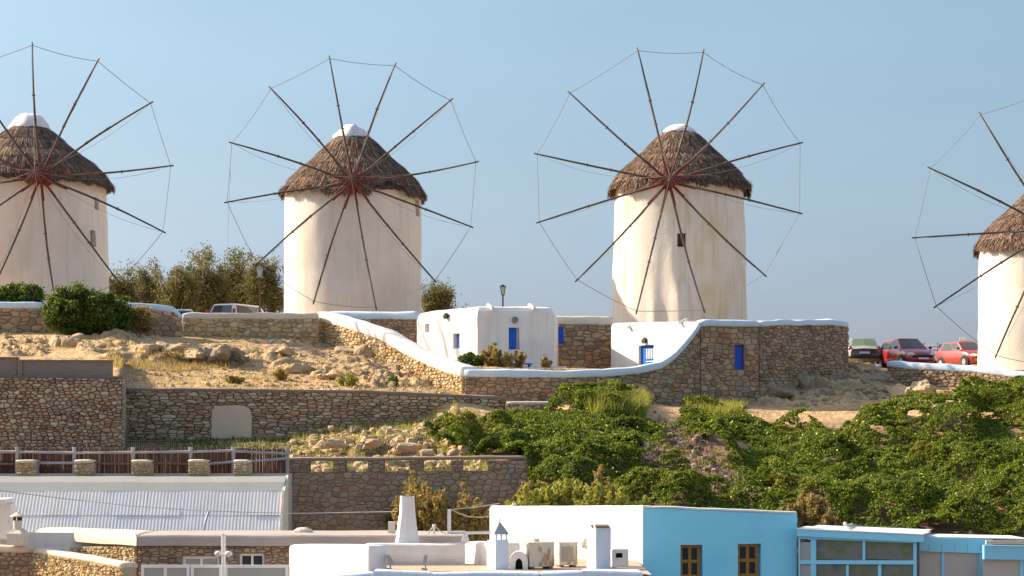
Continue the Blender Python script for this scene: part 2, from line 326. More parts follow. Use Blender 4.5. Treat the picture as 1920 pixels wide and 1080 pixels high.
def ground0(X, Y):
    X = np.atleast_1d(np.asarray(X, float)); Y = np.atleast_1d(np.asarray(Y, float))
    px = np.clip(960+FP*X/np.maximum(Y, 5), -899, 2899)
    i = np.clip(np.searchsorted(_cpx, px)-1, 0, len(_cpx)-2); t = (px-_cpx[i])/(_cpx[i+1]-_cpx[i])
    z = np.full(X.shape, -15.0)
    Ya = _cY[i]*(1-t)[...,None]+_cY[i+1]*t[...,None]; Za = _cZ[i]*(1-t)[...,None]+_cZ[i+1]*t[...,None]
    for k in range(K-1):
        a, b = Ya[...,k], Ya[...,k+1]; m = (Y >= a) & (Y < b)
        f = (Y-a)/np.maximum(b-a, 1e-6); z = np.where(m, Za[...,k]*(1-f)+Za[...,k+1]*f, z)
    return np.where(Y < Ya[...,0], -9.5, z)
ROCKY = [[(140,632),(480,640),(490,690),(150,672)], [(0,640),(90,640),(80,668),(0,668)], [(470,640),(610,645),(740,700),(830,725),(700,728),(560,700),(470,680)],
         [(1430,690),(1600,680),(1670,700),(1680,745),(1560,750),(1420,760)], [(560,800),(860,775),(880,860),(540,862)]]
SCREE = [[(1228,782),(1275,805),(1320,830),(1365,880),(1440,925),(1460,952),(1390,950),(1320,925),(1280,885),(1210,888),(1190,850),(1215,832),(1245,838)]]
def ground(X, Y):
    z = ground0(X, Y); X = np.atleast_1d(X); Y = np.atleast_1d(Y)
    px = 960+FP*X/Y; py = HY-FP*z/Y
    near = (Y > 60) & (Y < 93)
    a = .10*(fbm(X*.6, Y*.6)-.5)+.07*(fbm(X*2.2+5, Y*2.2)-.5)
    rk = np.zeros(X.shape)
    for p in ROCKY: rk = np.maximum(rk, inpoly(px, py, p)*1.0)
    for p in SCREE: rk = np.maximum(rk, inpoly(px, py, p)*.7)
    soft = fbm(X*.5+3, Y*.5, 2)
    rid = 1-np.abs(2*fbm(X*.75+Y*.5, Y*1.3-X*.3, 5)-1); rid2 = 1-np.abs(2*fbm(X*2.3+Y, Y*3.6, 4)-1)
    a = a+np.where((z > 1.9) & (px < 1000), .10*(fbm(X*1.6+30, Y*3.2, 4)-.5)+.16*np.clip(fbm(X*.9+60, Y*1.7, 3)-.55, 0, 1), 0)
    a = a+rk*(1.15*(rid-.78)+.55*(rid2-.75))*np.clip(soft*2-.35, .15, 1.1)
    return z+np.where(near, a, 0)
def gz(x, y): return float(ground(np.array([x]), np.array([y]))[0])

def grid_mesh(name, xs, ys, zf, mat, smooth=True):
    XX, YY = np.meshgrid(xs, ys); ZZ = zf(XX.ravel(), YY.ravel())
    co = np.stack([XX.ravel(), YY.ravel(), ZZ], 1).astype(np.float32)
    nx, ny = len(xs), len(ys); i = np.arange((nx-1)*(ny-1)); r = i//(nx-1); c = i % (nx-1); a = r*nx+c
    fq = np.stack([a, a+1, a+nx+1, a+nx], 1).astype(np.int32)
    me = bpy.data.meshes.new(name); me.vertices.add(len(co)); me.vertices.foreach_set('co', co.ravel())
    me.loops.add(len(fq)*4); me.loops.foreach_set('vertex_index', fq.ravel()); me.polygons.add(len(fq))
    me.polygons.foreach_set('loop_start', np.arange(len(fq))*4); me.polygons.foreach_set('loop_total', np.full(len(fq), 4))
    me.update(); me.validate()
    if smooth: me.polygons.foreach_set('use_smooth', [True]*len(fq))
    me.materials.append(mat); o = bpy.data.objects.new(name, me); COL.objects.link(o); return o
def groundmat():
    m = bpy.data.materials.new('sandy_ground'); m.use_nodes = True; n = m.node_tree.nodes; l = m.node_tree.links; b = n['Principled BSDF']
    b.inputs['Roughness'].default_value = .95; b.inputs['Specular IOR Level'].default_value = .1
    tc = n.new('ShaderNodeTexCoord')
    def nz(sc, st, det=8):
        mp = n.new('ShaderNodeMapping'); mp.inputs['Scale'].default_value = st; l.new(tc.outputs['Object'], mp.inputs[0])
        z = n.new('ShaderNodeTexNoise'); z.inputs['Scale'].default_value = sc; z.inputs['Detail'].default_value = det; z.inputs['Roughness'].default_value = .62
        l.new(mp.outputs[0], z.inputs['Vector']); return z.outputs['Fac']
    rp = n.new('ShaderNodeValToRGB'); e = rp.color_ramp.elements
    e[0].position = .32; e[0].color = (.38,.235,.12,1); e[1].position = .66; e[1].color = (.72,.50,.285,1)
    x = e.new(.46); x.color = (.60,.39,.20,1); l.new(nz(1.6, (1,1.6,1)), rp.inputs[0])
    # grassy dry turf patches, pebbles, and earth on steep faces
    def mix(src, fac, col):
        mx = n.new('ShaderNodeMix'); mx.data_type = 'RGBA'; mx.inputs['B'].default_value = (*col, 1); l.new(fac, mx.inputs['Factor']); l.new(src, mx.inputs['A']); return mx.outputs['Result']
    def rng(f, lo, hi, k=1):
        r = n.new('ShaderNodeMapRange'); r.inputs[1].default_value = lo; r.inputs[2].default_value = hi; r.inputs[4].default_value = k; l.new(f, r.inputs[0]); return r.outputs[0]
    s = mix(rp.outputs[0], rng(nz(.55, (1,1.3,1)), .50, .62, .55), (.27,.205,.075))
    s = mix(s, rng(nz(9, (1,1,1)), .60, .68, .6), (.60,.50,.37))
    s = mix(s, rng(nz(5, (1,1.6,1)), .58, .66, .65), (.20,.14,.095))
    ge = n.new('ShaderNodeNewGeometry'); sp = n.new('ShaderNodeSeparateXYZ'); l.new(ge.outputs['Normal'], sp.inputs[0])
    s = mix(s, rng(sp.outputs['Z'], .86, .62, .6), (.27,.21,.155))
    # duller, purplish earth under the plants on the lower right slope
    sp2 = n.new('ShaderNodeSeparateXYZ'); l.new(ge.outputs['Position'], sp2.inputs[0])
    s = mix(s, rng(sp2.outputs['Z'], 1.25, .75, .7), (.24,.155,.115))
    l.new(s, b.inputs['Base Color'])
    bp = n.new('ShaderNodeBump'); bp.inputs['Strength'].default_value = .8; bp.inputs['Distance'].default_value = .2; l.new(nz(4.5, (1,1,1), 10), bp.inputs['Height']); l.new(bp.outputs[0], b.inputs['Normal'])
    return m
xs = np.concatenate([np.linspace(-400, -32, 24), np.arange(-31, 31, .11), np.linspace(32, 400, 24)])
ys = np.concatenate([np.linspace(2, 60, 12), np.arange(60.5, 93, .11), np.arange(93.2, 126, .8), np.linspace(128, 232, 14)])
t = grid_mesh('hillside', xs, ys, ground, groundmat()); t['kind'] = 'structure'
SEAM = M('sea_water', [(.02,.06,.10),(.03,.08,.13)], .05, rough=.2, bump=.3, bscale=.4)
sm = MB(); sm.add([(-9000,2,-13.5),(9000,2,-13.5),(9000,15000,-13.5),(-9000,15000,-13.5)], [(0,1,2,3)])
sea = sm.build('sea', SEAM); sea['kind'] = 'structure'

# ------------------------------------------------------------ rubble masonry
def clip(poly, nx, ny, c):     # keep nx*x+ny*y <= c
    out = []; n = len(poly)
    for i in range(n):
        a = poly[i]; b = poly[(i+1) % n]; da = nx*a[0]+ny*a[1]-c; db = nx*b[0]+ny*b[1]-c
        if da <= 0: out.append(a)
        if (da < 0 < db) or (db < 0 < da):
            t = da/(da-db); out.append((a[0]+(b[0]-a[0])*t, a[1]+(b[1]-a[1])*t))
    return out
def cells(L, zlo, zhi, sw, sh, seed, drop=.16, jit=.34):
    sw *= .66; sh *= .60; drop *= .7
    r = random.Random(seed); g = {}
    nj = int((zhi-zlo)/sh)+3; ni = int(L/sw)+3
    for j in range(-1, nj):
        off = r.random()
        for i in range(-1, ni):
            if r.random() < drop: continue
            g[(i, j)] = (i+off+r.uniform(-jit, jit), j+.5+r.uniform(-jit, jit)*.85)
    for (i, j), (x, y) in g.items():
        poly = [(x-1.3,y-1.1),(x+1.3,y-1.1),(x+1.3,y+1.1),(x-1.3,y+1.1)]
        for dj in range(-2, 3):
            for di in range(-3, 4):
                q = g.get((i+di, j+dj))
                if q is None or (di == 0 and dj == 0): continue
                nx, ny = q[0]-x, q[1]-y
                if nx*nx+ny*ny > 9: continue
                poly = clip(poly, nx, ny, (nx*(x+q[0])+ny*(y+q[1]))/2)
                if len(poly) < 3: break
            if len(poly) < 3: break
        if len(poly) < 3: continue
        hs_ = max(p[1] for p in poly)-min(p[1] for p in poly); ws_ = max(p[0] for p in poly)-min(p[0] for p in poly)
        q = r.random(); parts_ = [poly]
        if hs_ > 1.25 and q < .55:      # a tall cell becomes two flat stones
            c_ = y+r.uniform(-.15,.15); k_ = r.uniform(-.12,.12); parts_ = [clip(poly, k_, 1, c_+k_*x), clip(poly, -k_, -1, -c_-k_*x)]
        elif ws_ > 1.7 and q < .5: c_ = x+r.uniform(-.3,.3); k_ = r.uniform(-.25,.25); parts_ = [clip(poly, 1, k_, c_+k_*y), clip(poly, -1, -k_, -c_-k_*y)]
        for pl in parts_:
            if len(pl) >= 3: yield [(p[0]*sw, zlo+p[1]*sh) for p in pl], r.random(), r
class Wall:
    """polyline wall: pts = (px, row of stone top, row of stone foot, Y)"""
    def __init__(s, pts):
        s.q = [Vector(((p[0]-960)/FP*p[3], p[3], 0)) for p in pts]; s.top = [Zp(p[1], p[3]) for p in pts]; s.bot = [Zp(p[2], p[3]) for p in pts]
        s.U = [0]
        for i in range(1, len(s.q)): s.U.append(s.U[-1]+(s.q[i]-s.q[i-1]).length)
        s.L = s.U[-1]
        s.N = []
        for i in range(len(s.q)):
            d = (s.q[min(i+1, len(s.q)-1)]-s.q[max(i-1, 0)]).normalized(); s.N.append(Vector((d.y, -d.x, 0)))
    def at(s, u, arr=None):
        i = 0
        while i < len(s.U)-2 and u > s.U[i+1]: i += 1
        t = (u-s.U[i])/max(s.U[i+1]-s.U[i], 1e-6)
        return i, t
    def top_at(s, u): i, t = s.at(u); return s.top[i]*(1-t)+s.top[i+1]*t
    def bot_at(s, u): i, t = s.at(u); return s.bot[i]*(1-t)+s.bot[i+1]*t
    def p(s, u, d, z):
        i, t = s.at(u); n = (s.N[i]*(1-t)+s.N[i+1]*t).normalized(); v = s.q[i]*(1-t)+s.q[i+1]*t+n*d; return Vector((v.x, v.y, z))
    def u_of(s, px):
        best = min(range(401), key=lambda k: abs(960+FP*s.p(s.L*k/400, 0, 0).x/s.p(s.L*k/400, 0, 0).y-px)); return s.L*best/400
COUNT = {}
def masonry(th, W, sw, sh, mat, core, thick=.5, h=(.03,.08), gap=.011, seed=1, below=.3, drop=.16, holes=(), limit=300, zlo=None, ends=False, u0=0, u1=None, corename='core'):
    u1 = W.L if u1 is None else u1
    # core
    mb = MB(); n = max(2, int((u1-u0)/.4)+1); us = [u0+(u1-u0)*i/(n-1) for i in range(n)]
    brk = sorted(set(us+[x for hl in holes for x in hl[:2]]))
    for a, b in zip(brk[:-1], brk[1:]):
        if b-a < 1e-4: continue
        m = (a+b)/2; spans = [(W.bot_at(a)-below, W.top_at(a), W.bot_at(b)-below, W.top_at(b))]
        for hl in holes:
            if hl[0] <= m <= hl[1]:
                s0 = spans[0]; spans = [(s0[0], hl[2], s0[2], hl[2]), (hl[3], s0[1], hl[3], s0[3])]
        for za, zb, zc, zd in spans:
            if zb-za > .01: mb.hexa([W.p(a,0,za),W.p(b,0,zc),W.p(b,-thick,zc),W.p(a,-thick,za),W.p(a,0,zb),W.p(b,0,zd),W.p(b,-thick,zd),W.p(a,-thick,zb)])
    mb.build(corename, core, th)
    zl = min(W.bot)-below if zlo is None else zlo; zh = max(W.top)+sh
    res = []
    for poly, rv, r in cells(u1-u0, zl, zh, sw, sh, seed, drop):
        poly = [(x+u0, y) for x, y in poly]
        cx = sum(p[0] for p in poly)/len(poly); cy = sum(p[1] for p in poly)/len(poly)
        if cx < u0-.2 or cx > u1+.2: continue
        cu = min(max(cx, u0), u1); i, t = W.at(cu)
        du = W.U[i+1]-W.U[i]; st = (W.top[i+1]-W.top[i])/du; sb = (W.bot[i+1]-W.bot[i])/du
        poly = clip(poly, 1, 0, u1); poly = clip(poly, -1, 0, -u0) if len(poly) > 2 else poly
        if len(poly) > 2: poly = clip(poly, -st, 1, W.top[i]-st*W.U[i]-.01)
        if len(poly) > 2: poly = clip(poly, sb, -1, -(W.bot[i]-below*.6)+sb*W.U[i])
        if len(poly) > 2:
            for hl in holes:
                if hl[0]-.02 < cx < hl[1]+.02 and hl[2]-.02 < cy < hl[3]+.02: poly = []; break
                if hl[2] < cy < hl[3]:
                    if cx <= hl[0]: poly = clip(poly, 1, 0, hl[0])
                    elif cx >= hl[1] and poly: poly = clip(poly, -1, 0, -hl[1])
                if poly and hl[0] < cx < hl[1]:
                    if cy <= hl[2]: poly = clip(poly, 0, 1, hl[2])
                    elif poly: poly = clip(poly, 0, -1, -hl[3])
                if len(poly) < 3: break
        if len(poly) < 3: continue
        # drop near duplicate points
        pp = []
        for p in poly:
            if not pp or (abs(p[0]-pp[-1][0])+abs(p[1]-pp[-1][1])) > .02: pp.append(p)
        if len(pp) > 2 and abs(pp[0][0]-pp[-1][0])+abs(pp[0][1]-pp[-1][1]) < .02: pp.pop()
        if len(pp) < 3: continue
        cx = sum(p[0] for p in pp)/len(pp); cy = sum(p[1] for p in pp)/len(pp)
        A = abs(sum(pp[k][0]*pp[(k+1)%len(pp)][1]-pp[(k+1)%len(pp)][0]*pp[k][1] for k in range(len(pp))))/2
        if A < sw*sh*.025: continue
        sz = math.sqrt(A); g = gap/sz*2
        hh = r.uniform(*h)
        tx, ty = r.uniform(-.25,.25), r.uniform(-.3,.25)
        vs = []; m = len(pp)
        for kk, (fac, hf) in enumerate(((1-g, -.06), (1-g*1.1, hh*.55), (1-g*1.6-.10, hh*.9), (.50, hh*1.05))):
            for (x, y) in pp:
                jx = r.uniform(-.008,.008); x2 = cx+(x-cx)*fac; y2 = cy+(y-cy)*fac
                d = hf if hf < 0 else hf+((x-cx)*tx+(y-cy)*ty)*hh*2+jx
                vs.append(W.p(x2, d, y2))
        fs = []
        for k in range(3):
            for q in range(m): fs.append((k*m+q, k*m+(q+1)%m, (k+1)*m+(q+1)%m, (k+1)*m+q))
        fs.append(tuple(3*m+q for q in range(m)))
        # orientation: make sure faces point outward
        e1 = vs[m+1]-vs[m]; e2 = vs[m+2]-vs[m+1]
        if e1.cross(e2).dot(W.p(cx,1,cy)-W.p(cx,0,cy)) < 0: fs = [f[::-1] for f in fs]
        c0 = W.p(cx, 0, cy); res.append((A, vs, fs, c0))
    res.sort(key=lambda x: -x[0])
    used = COUNT.get(th.name, 0); k = max(0, limit-used); COUNT[th.name] = used+min(k, len(res))
    for A, vs, fs, c0 in res[:k]:
        s = MB(); s.add(vs, fs); s.build('stone', mat, th, origin=c0)
    if res[k:]:
        s = MB()
        for A, vs, fs, c0 in res[k:]: s.add(vs, fs)
        s.build('small_stones', mat, th, kind='stuff')
def coping(th, W, mat, hgt=.24, over=.06, thick=.5, name='coping', u0=0, u1=None, wob=.045, round_=.24, step=.22, back=None):
    u1 = W.L if u1 is None else u1; back = over if back is None else back
    mb = MB(); n = max(3, int((u1-u0)/step)+1)
    r = hgt*round_
    prof = [(over*.6, -.03),(over,.02),(over, hgt-r),(over-r*.35, hgt-r*.35),(over-r, hgt),(-(thick-r)*.5, hgt+.02),(-thick+r-back+.0, hgt),(-thick-back+r*.35, hgt-r*.35),(-thick-back, hgt-r),(-thick-back,.0),(-thick-back*.6,-.03)]
    vs = []
    for i in range(n):
        u = u0+(u1-u0)*i/(n-1); zt = W.top_at(u); e = 1 if 0 < i < n-1 else .86
        for d, z in prof:
            v = W.p(u, d*e if d > 0 else d, zt+z*e); q = noise.noise(Vector((v.x*1.3, v.y*1.3, z*2)))*wob; vs.append(v+Vector((0, q*.6, q if z > .01 else q*.6)))
    m = len(prof); fs = []
    for i in range(n-1):
        for k in range(m): fs.append((i*m+k, (i+1)*m+k, (i+1)*m+(k+1)%m, i*m+(k+1)%m))
    fs.append(tuple(range(m))); fs.append(tuple((n-1)*m+k for k in range(m))[::-1])
    mb.add(vs, fs); return mb.build(name, mat, th, smooth=True)

# ------------------------------------------------------------ plaster blocks with openings
def block(mb, foot, z0, z1, r=.12, openings=None, depth=.22, closed=True, step=.6, top=True):
    """foot: xy corners counter-clockwise seen from above (outside on the right of travel); z1 may be a list per corner"""
    n = len(foot); foot = [Vector((p[0], p[1], 0)) for p in foot]
    z1 = [z1]*n if not isinstance(z1, (list, tuple)) else z1; openings = openings or {}
    nor = []
    for i in range(n):
        d = (foot[(i+1)%n]-foot[i]).normalized(); nor.append(Vector((d.y, -d.x, 0)))
    for i in range(n):
        a, b = foot[i], foot[(i+1)%n]; L = (b-a).length; d = (b-a)/L; nn = nor[i]; ops = openings.get(i, [])
        za, zb = z1[i]-r, z1[(i+1)%n]-r
        us = sorted(set([0, L]+[L*k/max(1, int(L/step)) for k in range(1, max(1, int(L/step)))]+[x for o in ops for x in o[:2]]))
        vsl = sorted(set([z0]+[x for o in ops for x in o[2:4]]))
        def pt(u, z, dd=0): return a+d*u-nn*dd+Vector((0,0,z))
        for u0, u1 in zip(us[:-1], us[1:]):
            if u1-u0 < 1e-5: continue
            t0 = za+(zb-za)*u0/L; t1 = za+(zb-za)*u1/L
            lv = vsl+[None]
            for v0, v1 in zip(lv[:-1], lv[1:]):
                um = (u0+u1)/2; vm = (v0+(v1 if v1 is not None else max(t0,t1)))/2
                if any(o[0] < um < o[1] and o[2] < vm < o[3] for o in ops): continue
                mb.add([pt(u0,v0),pt(u1,v0),pt(u1,v1 if v1 is not None else t1),pt(u0,v1 if v1 is not None else t0)], [(0,1,2,3)])
        for o in ops:
            u0, u1, v0, v1 = o[:4]
            for q in (((u0,v0),(u1,v0)),((u1,v0),(u1,v1)),((u1,v1),(u0,v1)),((u0,v1),(u0,v0))):
                (x0,y0),(x1,y1) = q
                mb.add([pt(x0,y0),pt(x1,y1),pt(x1,y1,depth),pt(x0,y0,depth)], [(0,1,2,3)])
            if len(o) < 5: mb.add([pt(u0,v0,depth),pt(u1,v0,depth),pt(u1,v1,depth),pt(u0,v1,depth)], [(0,1,2,3)])
    rings = []
    for k, (ins, dz) in enumerate(((0, -r), (.12*r, -.5*r), (.4*r, -.14*r), (r, 0))):
        ring = []
        for i in range(n):
            bis = (nor[i]+nor[i-1]); bis = bis/max(.3, bis.length_squared/2)
            a = foot[i]-bis*ins; b = foot[(i+1)%n]-((nor[(i+1)%n]+nor[i])/max(.3, (nor[(i+1)%n]+nor[i]).length_squared/2))*ins
            m = max(1, int((foot[(i+1)%n]-foot[i]).length/step))
            for q in range(m):
                t = q/m; v = a.lerp(b, t); v.z = z1[i]*(1-t)+z1[(i+1)%n]*t+dz; ring.append(v)
        rings.append(ring)
    m = min(len(x) for x in rings)
    if all(len(x) == m for x in rings):
        vs = [v for x in rings for v in x]; fs = []
        for k in range(3):
            for i in range(m): fs.append((k*m+i, k*m+(i+1)%m, (k+1)*m+(i+1)%m, (k+1)*m+i))
        if top: fs.append(tuple(3*m+i for i in range(m)))
        mb.add(vs, fs)
    else:
        mb.add([Vector((p.x, p.y, z1[i])) for i, p in enumerate(foot)], [tuple(range(n))])
def win(th, Fr, u0, u1, z0, z1, d, mat, pmat, cols=2, rows=2, bar=.06, name='window', depth=.06, shutter=None):
    mb = MB()
    mb.fbox(Fr, u0, u1, d, d+depth, z0, z0+bar); mb.fbox(Fr, u0, u1, d, d+depth, z1-bar, z1)
    mb.fbox(Fr, u0, u0+bar, d, d+depth, z0+bar, z1-bar); mb.fbox(Fr, u1-bar, u1, d, d+depth, z0+bar, z1-bar)
    cw = (u1-u0-bar*(cols+1))/cols; rh = (z1-z0-bar*(rows+1))/rows
    for i in range(1, cols): x = u0+i*(cw+bar); mb.fbox(Fr, x, x+bar, d, d+depth*.9, z0+bar, z1-bar)
    for j in range(1, rows):
        for i in range(cols): x = u0+bar+i*(cw+bar); z = z0+j*(rh+bar); mb.fbox(Fr, x, x+cw, d, d+depth*.8, z, z+bar)
    fr = mb.build(name, mat, th)
    for i in range(cols):
        for j in range(rows):
            p = MB(); x = u0+bar+i*(cw+bar); z = z0+bar+j*(rh+bar); p.fbox(Fr, x, x+cw, d+.005, d+.02, z, z+rh); p.build('pane', pmat, fr)
    return fr

# ------------------------------------------------------------ leaves
def leaves(name, centres, size, mat, parent=None, kind='stuff', up=0.0, aspect=1.6, top=None, normals=None, nj=1.0):
    c = np.asarray(centres, float); n = len(c)
    a = RNG.normal(size=(n, 3)); 
    if up: a = a*(1-up)+np.array([0,0,1.0])*up*1.6*np.sign(RNG.random((n,1))+.0)
    if normals is not None:   # long axis roughly tangent: leaf faces the normal
        nn = normals+RNG.normal(size=(n,3))*nj*.6; nn /= np.linalg.norm(nn, axis=1)[:,None]
        a = np.cross(nn, RNG.normal(size=(n,3))); b = np.cross(nn, a)
    else: b = np.cross(a, RNG.normal(size=(n, 3)))
    a /= np.linalg.norm(a, axis=1)[:,None]+1e-9; b /= np.linalg.norm(b, axis=1)[:,None]+1e-9
    s = size*RNG.uniform(.6, 1.35, (n,1)); a = a*s*aspect*.5; b = b*s*.5
    off = np.zeros(3); q = parent
    while q is not None: off += np.array(q.location); q = q.parent
    v = np.stack([c-a, c+b-a*.1, c+a, c-b-a*.1], 1).reshape(-1, 3)-off
    me = bpy.data.meshes.new(name); me.vertices.add(n*4); me.vertices.foreach_set('co', v.astype(np.float32).ravel())
    me.loops.add(n*4); me.loops.foreach_set('vertex_index', np.arange(n*4, dtype=np.int32)); me.polygons.add(n)
    me.polygons.foreach_set('loop_start', np.arange(n)*4); me.polygons.foreach_set('loop_total', np.full(n, 4)); me.update()
    me.materials.append(mat); o = bpy.data.objects.new(name, me); COL.objects.link(o); o.parent = parent
    if kind and parent is None: o['kind'] = kind
    if top: o['label'], o['category'] = top[:2]
    return o
def clumps(centres, per, sig, squash=.8):
    c = np.repeat(np.asarray(centres), per, axis=0); sg = np.repeat(np.asarray(sig), per)[:,None] if np.ndim(sig) else sig
    return c+RNG.normal(size=c.shape)*sg*np.array([1,1,squash])
def ellip_pts(n, c, r, shell=.6, lowcut=-.5):
    d = RNG.normal(size=(n*3, 3)); d /= np.linalg.norm(d, axis=1)[:,None]; d = d[d[:,2] > lowcut][:n]
    k = RNG.uniform(shell, 1, (len(d), 1)); return np.array(c)+d*k*np.array(r)

def tree(label, px, ytop, wpx, Y, base_z, mat=LTREE, group=None, cat='tree', seed=0, dens=1.0, name='tamarisk_tree'):
    r = random.Random(seed); X = (px-960)/FP*Y; H = Zp(ytop, Y)-base_z; W = wpx/FP*Y/2
    th = thing(name, label, cat, (X, Y, base_z), group)
    tr = MB(); br = MB(); cc = []
    ns = 3
    for s in range(ns):
        a = r.uniform(0, 6.28); l = Vector((math.cos(a)*W*.35, math.sin(a)*W*.3, H*.45))
        p0 = Vector((X+r.uniform(-.15,.15), Y+r.uniform(-.1,.1), base_z-.2)); p1 = p0+l*.5+Vector((r.uniform(-.2,.2),0,.1)); p2 = p0+l+Vector((0,0,.1))
        tr.tube([p0, p1, p2], [.13,.10,.07], 6)
        for q in range(7):
            e = p2+Vector((r.uniform(-.85,.85)*W, r.uniform(-.7,.7)*W, r.uniform(-.05,.5)*H)); m = p2.lerp(e, .5)+Vector((r.uniform(-.15,.15), 0, r.uniform(0,.2)))
            br.tube([p2.lerp(p1, r.random()*.7), m, e], [.045,.03,.012], 5, False)
            for g in range(3):
                e2 = m.lerp(e, r.random())+Vector((r.uniform(-.5,.5), r.uniform(-.4,.4), r.uniform(.1,.6))); br.tube([m.lerp(e, r.random()*.6), e2], [.016,.007], 4, False)
            cc.append(tuple(e))
    tr.build('trunk', BARK, th, smooth=True); br.build('branches', TWIG, th, smooth=True)
    lob = [(X+r.uniform(-.55,.55)*W, Y+r.uniform(-.4,.4)*W, base_z+H*r.uniform(.45,.70), r.uniform(.35,.55)*W, r.uniform(.2,.3)*H) for _ in range(6)]
    lob.append((X, Y, base_z+H*.72, W*.5, H*.27))
    pts = []
    for (lx,ly,lz,lr,lh) in lob: pts.append(ellip_pts(int(13*dens), (lx,ly,lz), (lr,lr,lh), .5, -.7))
    pts.append(np.array(cc)); pts = np.concatenate(pts); sg = RNG.uniform(.09,.25,len(pts))
    leaves('crown', clumps(pts, int(95*dens), sg, 1.25), .062, mat, th, aspect=2.0, up=.1)
    return th
def bush(label, px, ytop, wpx, ybase, Y, mat=LBUSH, group=None, seed=0, lobes=6, per=150, leaf=.06, name='bush', cat='bush', base_z=None, stems=5, dep=.8):
    r = random.Random(seed); X = (px-960)/FP*Y; bz = Zp(ybase, Y) if base_z is None else base_z; H = Zp(ytop, Y)-bz; W = wpx/FP*Y/2
    th = thing(name, label, cat, (X, Y, bz), group); st = MB()
    for k in range(stems):
        e = Vector((X+r.uniform(-.6,.6)*W, Y+r.uniform(-.4,.4)*W*dep, bz+H*r.uniform(.5,.85))); m = Vector((X, Y, bz)).lerp(e, .5)+Vector((r.uniform(-.1,.1)*W,0,0))
        st.tube([Vector((X+r.uniform(-.2,.2)*W, Y, bz-.15)), m, e], [.03,.022,.01], 5, False)
    st.build('stems', TWIG, th)
    pts = []
    for k in range(lobes):
        a = (k+.5)/lobes*2-1 if lobes > 1 else 0; lh = H*(.30+.18*(1-abs(a))*r.uniform(.8,1.3))
        pts.append(ellip_pts(22, (X+a*W*.68, Y+r.uniform(-.35,.35)*W*dep, bz+H-lh*1.02-abs(a)*H*.22*r.uniform(.6,1.5)), (W*.40, W*.40*dep, lh), .55, -.8))
        pts.append(ellip_pts(14, (X+a*W*.72, Y+r.uniform(-.25,.05)*W*dep, bz+H*.28), (W*.32, W*.4*dep, H*.3), .5, -.9))
    pts = np.concatenate(pts); leaves('foliage', clumps(pts, per, RNG.uniform(.05,.13,len(pts))*max(.6, min(1.3, H))), leaf, mat, th, aspect=1.7)
    return th
def weed(label, px, ytop, wpx, Y, bz, mat=LDRY, seed=0, n=14, per=26, name='dry_shrub', cat='shrub', group=None, leaf=.05, lean=.0):
    """upright feathery stems"""
    r = random.Random(seed); X = (px-960)/FP*Y; H = Zp(ytop, Y)-bz; W = wpx/FP*Y/2
    th = thing(name, label, cat, (X, Y, bz), group); st = MB(); pts = []
    for k in range(n):
        a = r.uniform(-1,1); h = H*(1-.45*abs(a))*r.uniform(.7,1.0); e = Vector((X+a*W+lean*h, Y+r.uniform(-.6,.6)*W, bz+h)); b0 = Vector((X+a*W*.4, Y+r.uniform(-.2,.2)*W, bz-.1))
        m = b0.lerp(e, .5)+Vector((-a*.12*W, 0, .05*H)); st.tube([b0, m, e], [.014,.010,.005], 4, False)
        for q in range(per):
            t = r.random()**.75; c = b0.lerp(m, t*2) if t < .5 else m.lerp(e, t*2-1)
            s = .05+.16*H*(1-t)*.6
            for z in range(7): pts.append((c.x+r.gauss(0, s*.6), c.y+r.gauss(0, s*.6), c.z+r.gauss(0, s*.5)+.02))
    st.build('stems', TWIG, th); leaves('leaves', np.array(pts), leaf, mat, th, aspect=2.6, up=.35)
    return th

